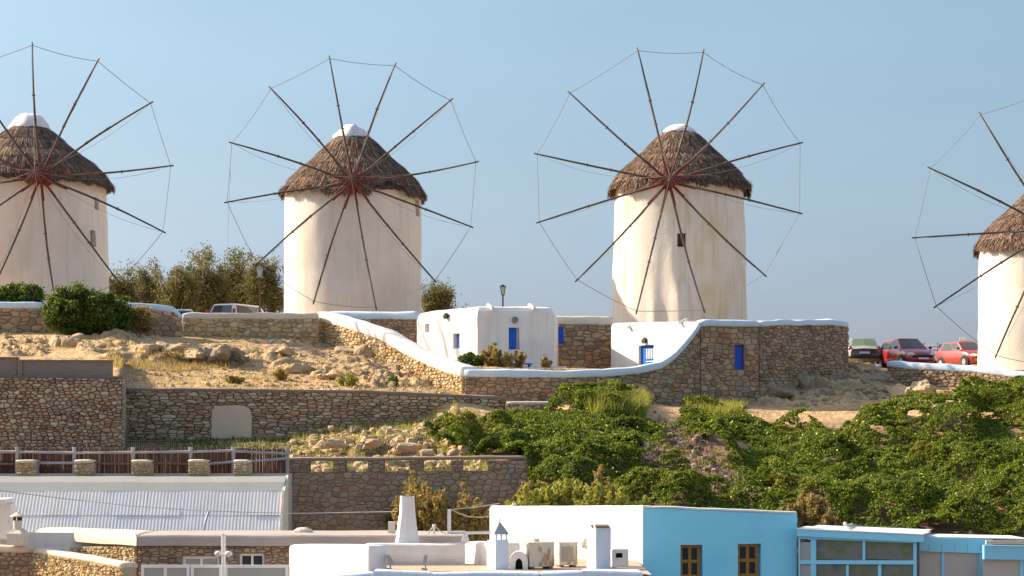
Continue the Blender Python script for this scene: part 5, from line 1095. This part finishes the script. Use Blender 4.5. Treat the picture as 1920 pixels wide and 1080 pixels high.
# ------------------------------------------------------------ street lamps
def lamp(label, px, ytop, Y, base, pm, s_=1.0):
    p = P(px, ytop, Y); t = thing('street_lamp', label, 'street lamp', (p.x, p.y, base), 'lantern posts by the windmills'); zt = p.z
    s = MB(); s.tube([(p.x,p.y,base),(p.x,p.y,zt-.52*s_)], [.055,.035], 8); s.build('post', pm, t, smooth=True)
    s = MB(); r0, r1 = .10*s_, .18*s_; z0, z1 = zt-.50*s_, zt-.13*s_
    for k in range(4): a = math.pi/4+k*math.pi/2; s.tube([(p.x+r0*math.cos(a),p.y+r0*math.sin(a),z0),(p.x+r1*math.cos(a),p.y+r1*math.sin(a),z1)], .013, 4)
    sq(s, p.x, p.y, r0*1.05, r0*1.05, z0-.03, z0, math.pi/4); sq(s, p.x, p.y, r1*1.25, r1*.35, z1, z1+.10*s_, math.pi/4); s.tube([(p.x,p.y,z1+.1*s_),(p.x,p.y,zt)], .02, 5); la = s.build('lantern', IRON if pm is IRON else METAL, t)
    s = MB(); sq(s, p.x, p.y, r0*.92, r1*.92, z0+.005, z1-.005, math.pi/4); s.build('lamp_glass', GMILK, la)
lamp('street lamp on a rusty red post, left of the second windmill', 487, 498, 93.5, 5.6, COPPER, 1.05)
lamp('street lamp on a dark post rising behind the cottage roof', 943, 533, 98, 5.3, IRON, 1.0)

# ------------------------------------------------------------ vehicles
def car(name, label, loc, rot, paintm, glassm, L=3.9, Wd=1.66, H=1.44, kind='hatch', plate=True, strip=None, cat='car', group='vehicles parked near the windmills'):
    t = thing(name, label, cat, (0,0,0), group); hl = L/2; hw = Wd/2
    st = {'hatch': [(-1,.80,.34,.80),(-.965,.92,.26,.93),(-.80,.99,.20,.97),(-.3,1,.19,.95),(.25,1,.19,.92),(.45,.99,.19,.90),(.72,.97,.19,.80),(.92,.90,.22,.68),(.98,.78,.28,.60),(1,.70,.34,.52)],
          'suv': [(-1,.88,.45,1.05),(-.97,.97,.36,1.12),(-.8,1,.28,1.13),(0,1,.26,1.12),(.45,1,.26,1.10),(.75,.98,.27,1.05),(.95,.92,.3,.98),(1,.82,.4,.85)]}[kind]
    if kind == 'suv': gb = (-.95,.50, 1.10); 
    mb = MB(); vs = []
    for x, w_, zb_, zt_ in st:
        w_ *= hw; zm = zb_*.55+zt_*.45
        half = [(0,zb_),(w_*.86,zb_),(w_*.97,zb_+.10),(w_,zm),(w_*.985,zt_-.12),(w_*.93,zt_-.03),(w_*.80,zt_),(0,zt_+.03)]
        for y, z_ in half+[(-y, z_) for y, z_ in half[-2:0:-1]]: vs.append((x*hl, y, z_))
    m = 14; fs = [(j*m+k, (j+1)*m+k, (j+1)*m+(k+1)%m, j*m+(k+1)%m)[::-1] for j in range(len(st)-1) for k in range(m)]; fs += [tuple(range(m)), tuple((len(st)-1)*m+k for k in range(m))[::-1]]
    mb.add(vs, fs); mb.build('body', paintm, t, smooth=True)
    zb_ = .90 if kind == 'hatch' else 1.08
    x0, x1, r0, r1 = (-.93*hl, .46*hl, -.72*hl, .10*hl) if kind == 'hatch' else (-.96*hl, .40*hl, -.86*hl, .18*hl)
    wb, wt_ = hw*.93, hw*.70
    base = [(x0,-wb*.88),(x1,-wb*.86),(x1,wb*.86),(x0,wb*.88)]; base = [(x0,-wb*.9),(0,-wb),(x1,-wb*.92),(x1+.12,0),(x1,wb*.92),(0,wb),(x0,wb*.9),(x0-.05,0)]
    roof = [(r0,-wt_*.95),((r0+r1)/2,-wt_),(r1,-wt_*.94),(r1+.06,0),(r1,wt_*.94),((r0+r1)/2,wt_),(r0,wt_*.95),(r0-.03,0)]
    crown = [(x*.8, y*.72) for x, y in roof]
    mb = MB(); vs = [(x,y,zb_) for x, y in base]+[(x,y,H-.07) for x, y in roof]+[(x*.97,y*.93,H-.025) for x, y in roof]+[(x,y,H) for x, y in crown]
    fs = [(j*8+k, j*8+(k+1)%8, (j+1)*8+(k+1)%8, (j+1)*8+k) for j in range(3) for k in range(8)]+[tuple(24+k for k in range(8))]
    mb.add(vs, fs); mb.build('cabin', paintm, t, smooth=False)
    V3 = lambda q, z_: Vector((q[0], q[1], z_))
    def pane(nm, a, b, c, d, i0=.06, i1=.94, j0=.08, j1=.94):
        q = lambda s_, r_: (a.lerp(b, s_)).lerp(d.lerp(c, s_), r_); pts = [q(i0,j0), q(i1,j0), q(i1-.02,j1), q(i0+.02,j1)]
        nn = (pts[1]-pts[0]).cross(pts[3]-pts[0]).normalized(); ctr = sum(pts, Vector())/4
        if nn.dot(ctr-Vector((0,0,ctr.z-.3))) < 0: nn = -nn
        s = MB(); s.hexa([p-nn*.01 for p in pts]+[p+nn*.012 for p in pts]); return s.build(nm, glassm, t)
    B = [V3(q, zb_) for q in base]; Rr = [V3(q, H-.07) for q in roof]
    s = MB()
    for nm, i, k, j in (('windscreen',2,3,4),('rear_window',6,7,0)):
        a, m_, b = B[i], B[k], B[j]; c, n_, d = Rr[j], Rr[k], Rr[i]; s = MB()
        def qq(s_, r_):
            lo = a.lerp(m_, s_*2) if s_ < .5 else m_.lerp(b, s_*2-1); hi = d.lerp(n_, s_*2) if s_ < .5 else n_.lerp(c, s_*2-1); return lo.lerp(hi, r_)
        nrm_ = (qq(.8,.2)-qq(.2,.2)).cross(qq(.5,.8)-qq(.5,.2)).normalized()
        if nrm_.x*(1 if nm == 'windscreen' else -1) < 0: nrm_ = -nrm_
        vs = [qq(s_, r_)+nrm_*.012 for r_ in (.10,.93) for s_ in (.08,.3,.5,.7,.92)]; s.add(vs, [(k2,k2+1,k2+6,k2+5) for k2 in range(4)]); s.build(nm, glassm, t)
    for sgn in (0, 1):
        i = (0,1,2) if not sgn else (6,5,4)
        pane('side_window', B[i[0]], B[i[1]], Rr[i[1]], Rr[i[0]], .16,.97); pane('side_window', B[i[1]], B[i[2]], Rr[i[2]], Rr[i[1]], .03,.84)
    wr = .29 if kind == 'hatch' else .36
    for sx in (-.62,.66):
        for sy in (-1,1):
            x = sx*hl; s = MB(); s.tube([(x,sy*(hw*.80),wr),(x,sy*(hw+.004),wr)], [wr+.055]*2, 18); s.build('wheel_arch', PLASTIC, t)
            s = MB(); s.tube([(x,sy*(hw*.80),wr),(x,sy*(hw-.005),wr),(x,sy*(hw+.02),wr)], [wr,wr,wr*.92], 18); wh = s.build('wheel', TYRE, t, smooth=False)
            s = MB(); s.tube([(x,sy*hw,wr),(x,sy*(hw+.028),wr)], [wr*.62,wr*.56], 12); s.build('rim', METAL, wh)
    f = hl; 
    for sy in (-1,1):
        if kind == 'hatch':
            s = MB(); s.blob((f*.925, sy*hw*.66, .60), (.16,.19,.085), 2, 0, 12, 8); s.build('headlight', HLIGHT, t, smooth=True)
            s = MB(); s.blob((-f*.955, sy*hw*.80, .80), (.07,.10,.15), 2, 0, 10, 8); s.build('tail_light', TLIGHT, t, smooth=True)
        else:
            s = MB(); s.blob((f*.93, sy*hw*.74, .82), (.15,.16,.1), 2, 0, 12, 8); s.build('headlight', HLIGHT, t, smooth=True)
            s = MB(); s.box(-f*1.0, -f*.93, sy*hw*.88-.04, sy*hw*.88+.04, .95, 1.38); s.build('tail_light', TLIGHT, t)
        s = MB(); s.blob((x1-.10, sy*(hw+.06), zb_+.06), (.07,.10,.065), 2, 0, 10, 6); s.build('mirror', PLASTIC, t, smooth=True)
    bz = .42 if kind == 'hatch' else .55
    s = MB(); s.tube([(-f*.93,-hw*.93,bz),(-f*.995,-hw*.72,bz),(-f*1.02,0,bz),(-f*.995,hw*.72,bz),(-f*.93,hw*.93,bz)], .085, 8); s.build('bumper', strip or paintm, t, smooth=True)
    s = MB(); s.tube([(f*.90,-hw*.88,bz-.04),(f*.985,-hw*.6,bz-.04),(f*1.01,0,bz-.04),(f*.985,hw*.6,bz-.04),(f*.90,hw*.88,bz-.04)], .085, 8); s.build('bumper', paintm, t, smooth=True)
    s = MB(); s.box(f*.975, f*1.012, -.28,.28, .50,.58); s.build('grille', PLASTIC, t)
    if plate: s = MB(); s.box(-f*1.025, -f*.97, -.26,.26,.56,.67); s.build('licence_plate', PLATE, t); s = MB(); s.box(f*.97, f*1.035+.03, -.25,.25,.36,.45); s.build('licence_plate', PLATE, t)
    t.location = loc; t.rotation_euler = (0,0,rot); return t
def cz(px, Y): return (P(px,0,Y).x, Y, gz(P(px,0,Y).x, Y))
Yc_ = 97.0; p = P(1624,686,Yc_)
car('hatchback', 'silver hatchback seen from behind, at the end of the stone annex wall', (p.x, Yc_+1.6, Zp(686,Yc_)), math.radians(86), CARSIL, GGREEN, Wd=1.66, H=1.38, strip=PLASTIC)
p = P(1706,690,95); car('hatchback', 'red hatchback facing forward between the silver car and the smaller red car', (p.x, 95.8, Zp(690,95)), math.radians(-77), CARRED, GCAR, L=3.7, Wd=1.62, H=1.42)
p = P(1812,693,100); car('hatchback', 'small bright red car partly hidden by the right windmill', (p.x, 100.3, Zp(691,100)), math.radians(-70), CARRED2, GCAR, L=3.3, Wd=1.50, H=1.36)
p = P(461,620,97); car('off_roader', 'white off-roader whose roof shows above the wall by the second windmill', (p.x, 97, Zp(573,97)-1.66), math.radians(62), CARWHITE, GDARK, L=4.2, Wd=1.75, H=1.66, kind='suv')
p = P(352,620,98); car('hatchback', 'pale car whose roof barely shows behind the wall under the trees', (p.x, 98, Zp(581,98)-1.44), math.radians(10), CARWHITE, GCAR)
# flatbed truck
t = thing('flatbed_truck', 'dark blue flatbed truck with white slatted sides behind the red cars', 'truck', tuple(P(1710,690,104)), 'vehicles parked near the windmills')
zg = Zp(690,104); xa, xb = P(1652,0,104).x, P(1752,0,104).x; zg -= .12
s = MB(); s.box(xa,xb,103.2,105,zg+.55,zg+.66); s.build('bed', TRUCKB, t)
for k in range(4): z_ = zg+.72+k*.165; 
for yy in (103.2, 104.96):
    for k in range(4): s = MB(); z_ = zg+.72+k*.165; s.box(xa,xb,yy,yy+.03,z_,z_+.06); s.build('slat', WMETAL, t)
    for k in range(5): s = MB(); x_ = xa+(xb-xa)*k/4; s.box(x_-.03,x_+.03,yy+.032,yy+.07,zg+.6,zg+1.36); s.build('stake', TRUCKB, t)
s = MB(); s.add([(xb+.1,103.3,zg+.4),(xb+1.4,103.3,zg+.4),(xb+1.4,104.9,zg+.4),(xb+.1,104.9,zg+.4),(xb+.1,103.3,zg+1.3),(xb+.9,103.35,zg+1.3),(xb+.9,104.85,zg+1.3),(xb+.1,104.9,zg+1.3),(xb+1.4,103.3,zg+.8),(xb+1.4,104.9,zg+.8)], [(0,1,8,5,4),(3,7,6,9,2),(1,2,9,8),(8,9,6,5),(4,5,6,7),(0,4,7,3)]); s.build('cab', TRUCKB, t)
for x_ in (xa+.5, xb+.8):
    for yy in (103.2,104.8): s = MB(); s.tube([(x_,yy,zg+.34),(x_,yy+.22,zg+.34)], .34, 16); s.build('wheel', TYRE, t)
th = thing('sign_post', 'small white sign on a post behind the small red car', 'sign', tuple(P(1805,690,104))); s = MB(); s.tube([P(1805,690,104),P(1804,633,104)], .03, 6); s.build('post', METAL, th); s = MB(); a = P(1804,636,103.95); s.box(a.x-.14,a.x+.14,103.93,103.96,a.z-.22,a.z+.1); s.build('panel', WMETAL, th)
for px, w_ in ((1612,.5),(1632,.6),(1646,.35)):
    p = P(px, 690, 94.5); s = MB(); s.blob((p.x,94.5,p.z+.08), (w_*.5,.25,.1), px, .3, 10, 6)
    s.build('rubbish_bag', WHITE, None, top=(f'crumpled white bag lying behind the silver car, {"left" if px<1620 else "middle" if px<1640 else "right"} one', 'bag'))

# ------------------------------------------------------------ trees and shrubs
for i, (px, yt, wd, Y, lab) in enumerate(((228,505,80,111,'olive brown tree touching the right edge of the leftmost windmill'),(285,490,95,113,'low rounded tamarisk, second from the leftmost windmill'),
      (335,498,80,110,'shorter tamarisk with reddish brown foliage in mid group'),(385,458,105,112,'tallest tamarisk with bare grey branches showing, in the middle of the tree group'),(440,462,100,114,'tall tamarisk just right of the tallest, bare twigs at its base'),(498,478,95,110,'tamarisk behind the rusty street lamp'),(822,528,70,112,'small tree peeping out right of the second windmill'))):
    tree(lab, px, yt, wd, Y, 5.2, group='trees behind the windmills' , seed=i+3, dens=1.25)
bush('big rounded dark green bush in front of the leftmost windmill wall', 165, 531, 172, 628, 84.6, seed=2, lobes=6, per=260, leaf=.07)
bush('dark green bush on top of the wall at the left edge', 32, 532, 105, 575, 86.6, seed=3, lobes=4, per=240, leaf=.07)
bush('yellowing bush at the right end of the capped wall, beside the big green bush', 262, 572, 42, 622, 85.4, mat=LDRY, seed=4, lobes=2, per=110, name='small_bush')
# plants by the cottage
zt_ = 3.25
weed('feathery ochre shrub left of the cottage door', 928, 641, 66, 82.6, zt_, seed=1, n=18, per=30)
weed('thin reddish shrub in front of the cottage door', 966, 648, 42, 82.9, zt_, mat=LDRY, seed=2, n=9, per=16)
weed('sparse twiggy weed right of the blue bench', 1022, 668, 26, 82.6, zt_, seed=3, n=7, per=10)
bush('low green leafy plant at the corner of the cottage', 882, 662, 46, 700, 82.2, seed=6, lobes=3, per=120, base_z=zt_, name='leafy_plant', cat='plant')
for i, (px, yt, wd, yb, Y, lab) in enumerate(((652,698,42,728,76.2,'small olive shrub on the sandy slope above the long retaining wall'),(738,700,22,722,77.5,'tiny dark shrub near the foot of the sunlit curved wall'),(525,690,30,716,77,'dry tuft in the middle of the sandy slope'),(440,705,36,728,76.0,'greenish dry tuft just above the plaster patch'),(318,662,70,690,80,'dry yellow grass tuft below the rock outcrop'))):
    x_ = P(px,0,Y).x; weed(lab, px, yt-2, wd, Y, gz(x_, Y)-.03, mat=(LYEL, LBUSH, LGRASS, LDRY, LGRASS)[i], seed=20+i, n=16 if wd < 60 else 34, per=12, name='small_shrub', cat='shrub', leaf=.04)
LAB = iter(['dry ochre shrub right of the tapering chimney, the nearest to it','tall dry shrub climbing the shaded wall behind the tapering chimney','leggy brown shrub between the chimney and the rope posts','dead upright stalk shrub against the wall below the rightmost opening','dense yellow brown shrub behind the rope posts','dark shrub at the foot of the pierced wall, left of the chimney',
  'dry reddish weed at the right end of the pierced wall','yellow green fennel at the left end of the white wall','yellow green fennel above the white wall, second from its left end','tall fennel in the middle above the white wall','dry brown stalks beside the tall fennel','low fennel above the pyramid topped chimney','fennel above the thick chimney','bright fennel near the corner of the blue sided house','golden brown shrub behind the right corner of the blue sided house','small golden shrub just left of the perched gull'])
for (px, yt, wd, Y, yb, mt, n, per) in ((790,898,110,61.5,1008,LDRY,26,34),(778,880,90,63.0,1008,LDRY,20,26),(828,912,100,61.0,1008,LDRY,26,34),(872,890,34,63.2,1008,TWIG,8,6),(880,925,100,61,1008,LDRY,26,36),(738,930,30,63.2,1008,LTREE,10,22),
      (985,880,46,63.0,990,LDRY,13,26),(990,905,90,60.6,1000,LYEL,24,50),(1025,905,70,60.8,1000,LYEL,18,46),(1065,870,110,61.2,1000,LYEL,28,50),(1128,860,60,63.2,985,LDRY,13,26),(1125,895,110,60.6,1000,LYEL,28,50),(1165,912,70,60.4,1000,LYEL,18,46),(1205,925,60,60.8,1000,LYEL,15,40),(1512,912,110,60.5,1020,LDRY,34,44),(1555,955,50,59.8,1020,LDRY,16,36)):
    weed(next(LAB), px, yt, wd, Y, Zp(yb,Y), mat=mt if mt is not TWIG else LDRY, seed=int(px), n=n, per=per)

# ------------------------------------------------------------ ground cover
VEG = [(795,850),(838,824),(890,800),(945,782),(1000,775),(1110,763),(1150,758),(1210,772),(1232,790),(1265,806),(1285,764),(1330,760),(1400,784),(1430,802),(1470,796),(1520,803),(1580,814),(1625,788),(1690,779),(1745,786),(1790,782),(1808,752),(1850,738),(2100,715),(2100,1060),(940,1060),(985,905),(985,865),(850,862)]
BARE = SCREE+[[(1150,765),(1240,770),(1260,800),(1190,790)], [(1400,762),(1460,775),(1480,800),(1420,795)], [(1655,880),(1712,920),(1720,945),(1665,900)], [(1880,800),(1925,812),(1925,838),(1895,828)], [(1555,790),(1600,788),(1650,820),(1600,812)],[(1340,815),(1400,830),(1420,850),(1350,838)]]
def scatter(poly, n, ymin=60.2, ymax=86, bare=(), pxr=None):
    xs_, ys_, zs_ = [], [], []; got = 0
    x0, x1 = min(p[0] for p in poly), max(p[0] for p in poly)
    while got < n:
        px = RNG.uniform(x0, x1, n); Y = RNG.uniform(ymin, ymax, n); X = (px-960)/FP*Y; z = ground0(X, Y); py = HY-FP*z/Y
        m = inpoly(px, py, poly)
        for b in bare: m &= ~(inpoly(px, py, b) & (RNG.random(n) < .96))
        xs_.append(X[m]); ys_.append(Y[m]); got += m.sum()
        if len(xs_) > 60: break
    X = np.concatenate(xs_)[:n]; Y = np.concatenate(ys_)[:n]; return X, Y, ground(X, Y)
X, Y, Z = scatter(VEG, 34000, bare=BARE)
mound = fbm(X*.45+9, Y*.45, 3); hole = fbm(X*1.3+40, Y*1.3, 3)
keep = (hole > .27) & (Y < 79.3+8*(X > 12)); X, Y, Z, mound = X[keep], Y[keep], Z[keep], mound[keep]
edge = np.ones(len(X))
hgt = .05+3.0*np.clip(mound-.46, 0, .28)+.55*np.clip(fbm(X*1.5+70, Y*1.5, 2)-.47, 0, .4)
rad = RNG.uniform(.06,.16,len(X)); per = 32
c = np.repeat(np.stack([X, Y, Z+hgt], 1), per, axis=0); d = RNG.normal(size=c.shape); d /= np.linalg.norm(d, axis=1)[:,None]; d[:,2] = np.abs(d[:,2])*.9-.25
rr = np.repeat(rad, per)[:,None]*RNG.uniform(.75,1.1,(len(c),1)); pts = c+d*rr
leaves('ground_cover', pts, .052, LICE, None, top=('dense green succulent ground cover with yellow flowers over the lower right slope','plants'), normals=d, nj=1.1, aspect=1.5)
k = RNG.random(len(X)) < .014; fl = np.stack([X, Y, Z+hgt], 1)[k]+np.stack([RNG.uniform(-.1,.1,k.sum()), RNG.uniform(-.16,-.05,k.sum()), RNG.uniform(.12,.22,k.sum())], 1)
leaves('yellow_flowers', np.repeat(fl, 3, axis=0), .06, FLOW, None, top=('scattered small yellow flowers on the green ground cover','flowers'), aspect=1.0)
# dry yellow grass
def grass(label, poly, n, h, mat, ymin, ymax, wd=.02):
    X, Y, Z = scatter(poly, n, ymin, ymax); hh = h*RNG.uniform(.4,1.15,len(X)); a = RNG.normal(0,.28,(len(X),2)); 
    v = np.zeros((len(X)*3, 3)); b = RNG.uniform(0, math.pi, len(X)); dx, dy = np.cos(b)*wd, np.sin(b)*wd
    v[0::3] = np.stack([X-dx, Y-dy, Z-.03], 1); v[1::3] = np.stack([X+dx, Y+dy, Z-.03], 1); v[2::3] = np.stack([X+a[:,0]*hh, Y+a[:,1]*hh, Z+hh], 1); n = len(X)
    me = bpy.data.meshes.new('grass'); me.vertices.add(n*3); me.vertices.foreach_set('co', v.astype(np.float32).ravel()); me.loops.add(n*3); me.loops.foreach_set('vertex_index', np.arange(n*3, dtype=np.int32)); me.polygons.add(n)
    me.polygons.foreach_set('loop_start', np.arange(n)*3); me.polygons.foreach_set('loop_total', np.full(n,3)); me.update(); me.materials.append(mat); o = bpy.data.objects.new('grass', me); COL.objects.link(o); o['kind'] = 'stuff'; o['label'] = label; o['category'] = 'grass'
grass('tall yellow grass against the shaded courtyard wall', [(1105,742),(1180,738),(1215,760),(1210,785),(1110,785),(1080,765)], 5000, .75, LYEL, 72, 80)
grass('yellow grass tuft below the blue shutter wall', [(1280,745),(1350,742),(1400,765),(1360,785),(1290,770)], 2500, .42, LYEL, 73, 81)
grass('dry golden grass among the rocks on the sandy slope', [(200,672),(330,670),(470,690),(330,700),(210,690)], 2200, .22, LGRASS, 72, 88)
grass('low dry grass on the slope above the long retaining wall', [(230,700),(560,690),(860,725),(860,745),(230,735)], 2500, .13, LGRASS, 73, 82)
grass('weedy green grass on the rubble bank by the pierced wall', [(540,812),(700,775),(900,770),(925,888),(560,888)], 9000, .20, LYEL, 64.8, 74.5)
grass('dark green weeds at the foot of the long retaining wall', [(232,800),(540,800),(700,775),(560,850),(232,850)], 2200, .15, LBUSH, 64.5, 73.6, .03)
grass('dry stalks scattered through the bare earth gully', SCREE[0], 2200, .22, LTWIG, 61, 77)
# loose stones
def rubble(label, poly, n, s0, s1, mat, ymin, ymax, name='loose_stones'):
    X, Y, Z = scatter(poly, n, ymin, ymax); mb = MB(); r = random.Random(n)
    for x, y, z_ in zip(X, Y, Z):
        s = s0+(s1-s0)*r.random()**3; mb.blob((x,y,z_+s*.2), (s*r.uniform(.8,1.4),s,s*r.uniform(.5,.9)), r.random()*90, .5, 6, 4)
    mb.build(name, mat, None, kind='stuff', top=(label, 'stones'))
rubble('pale loose stones on the bank above the pierced wall', [(540,835),(640,800),(760,790),(870,790),(915,888),(560,888)], 1300, .04,.22, ROCK, 64.8, 73.5)
rubble('small stones strewn over the sandy slope', [(232,690),(600,640),(860,725),(860,742),(232,732)], 1300, .02,.10, ROCK, 73.5, 89)
rubble('stones strewn in the bare earth gully between the green plants', SCREE[0], 500, .04,.16, SOIL, 61, 78)
rubble('stones along the shaded path below the annex', [(1400,745),(1600,690),(1680,700),(1700,745),(1500,768)], 260, .04,.18, ROCKG, 79, 90)
# boulders and outcrops
def boulder(label, px, py, wpx, hpx, Y, mat=ROCK, seed=1, parts=3, group=None, dy=.6):
    r = random.Random(seed); c = P(px, py, Y); k = Y/FP; t = thing('boulder', label, 'boulder', (c.x, Y, gz(c.x, Y)), group); 
    for q in range(parts):
        mb = MB(); f = (q+.5)/parts*2-1 if parts > 1 else 0; nu, nv = 26, 16; rx = wpx*k/2*(.62 if parts > 1 else 1); rz = hpx*k*.62*(1-.25*abs(f)*r.uniform(.3,1.5)); cc = Vector((c.x+f*wpx*k*.32, Y+r.uniform(-.3,.3)*dy, c.z-hpx*k*.05))
        pls = [(Vector((r.gauss(0,1), r.gauss(0,1), r.gauss(.2,1))).normalized(), r.uniform(.66,.95)) for _ in range(13)]
        vs = []
        for j in range(nv+1):
            ph = math.pi*j/nv
            for i in range(nu):
                tt = 2*math.pi*i/nu; d = Vector((math.sin(ph)*math.cos(tt), math.sin(ph)*math.sin(tt), math.cos(ph)))
                p = d*1.3+Vector((seed*3.3+q*5,seed,0)); kk = min([h_/max(.22, d.dot(n_)) for n_, h_ in pls]+[1.35]); kk = kk*(1+.10*noise.noise(p*2.2))+.06*(1-2*abs(noise.noise(Vector((p.x*3, p.y*3, p.z*7)))))+.04*noise.noise(p*7)
                d2 = Vector((max(-.8,min(.8,d.x))*1.15, d.y, max(-.7,min(.75,d.z))*1.25)); vs.append((cc.x+(d2.x*rx+d2.z*.15*rx)*kk, cc.y+d2.y*dy*kk, cc.z+d2.z*rz*kk))
        mb.add(vs, [(j*nu+i, (j+1)*nu+i, (j+1)*nu+(i+1)%nu, j*nu+(i+1)%nu) for j in range(nv) for i in range(nu)]); mb.build('rock', mat, t, smooth=False)
boulder('largest boulder on the sandy slope, split by a slanting crack, below the big green bush', 122, 646, 62, 34, 81.5, seed=1, parts=2)
boulder('low rounded rock just left of the largest boulder', 78, 654, 24, 14, 81.2, seed=2, parts=1)
for i, (px, py, w_, h_, Y, mt, lab) in enumerate(((30,650,50,14,82,ROCK,'flat rock at the left edge on the sandy slope'),(175,660,44,14,81,ROCK,'flat slanting rock right of the largest boulder'),(215,662,58,20,80.6,ROCK,'slanting pale slab rock below the wall end'),(275,655,60,26,81,ROCK,'folded rock in the left half of the outcrop'),(320,655,56,26,81.5,ROCK,'grey brown rock in the middle of the outcrop'),(365,662,40,18,80.6,ROCK,'small knobbly rock under the dry grass'),
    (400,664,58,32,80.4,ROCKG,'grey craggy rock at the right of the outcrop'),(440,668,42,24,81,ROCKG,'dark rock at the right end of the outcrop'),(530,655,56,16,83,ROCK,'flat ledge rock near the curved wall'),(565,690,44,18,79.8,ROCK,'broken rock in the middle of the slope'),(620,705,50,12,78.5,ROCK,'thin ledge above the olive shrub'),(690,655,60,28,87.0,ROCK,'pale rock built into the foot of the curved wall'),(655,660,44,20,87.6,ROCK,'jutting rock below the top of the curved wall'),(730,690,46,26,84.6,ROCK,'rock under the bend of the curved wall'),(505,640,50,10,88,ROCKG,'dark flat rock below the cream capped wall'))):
    boulder(lab, px, py+3, w_, h_, Y, mt, 10+i, 1 if w_ < 45 else 2, dy=.7)
for i, (px, py, w_, h_, Y, mt, lab) in enumerate(((1715,730,76,28,83,ROCK,'long pale sandy boulder below the right wall'),(1725,718,36,22,84,ROCK,'peaked rock on top of the long sandy boulder'),(1775,735,60,20,82.5,ROCK,'sandy rock right of the long boulder, next to the green plants'),
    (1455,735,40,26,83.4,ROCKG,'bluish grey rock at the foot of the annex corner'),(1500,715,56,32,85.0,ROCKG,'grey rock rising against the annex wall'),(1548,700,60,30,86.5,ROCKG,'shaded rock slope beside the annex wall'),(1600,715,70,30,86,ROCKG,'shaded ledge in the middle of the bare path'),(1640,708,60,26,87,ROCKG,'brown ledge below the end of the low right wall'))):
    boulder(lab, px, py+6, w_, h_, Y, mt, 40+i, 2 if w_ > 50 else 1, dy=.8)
for i, (px, py, w_, h_, Y, lab) in enumerate(((622,832,56,16,68,'long pale boulder on the rubble bank'),(700,830,34,14,67.5,'square pale stone on the rubble bank'),(770,838,40,14,66.6,'flat pale stone near the green plants'),(800,848,26,14,66,'upright pale stone by the first green plants'),(850,850,22,12,65.6,'last pale stone of the row under the green plants'))):
    boulder(lab, px, py, w_, h_, Y, ROCK, 70+i, 1, dy=.3)
print('objects', len(bpy.data.objects), 'tris', sum(len(m.loops)-2*len(m.polygons) for m in bpy.data.meshes))
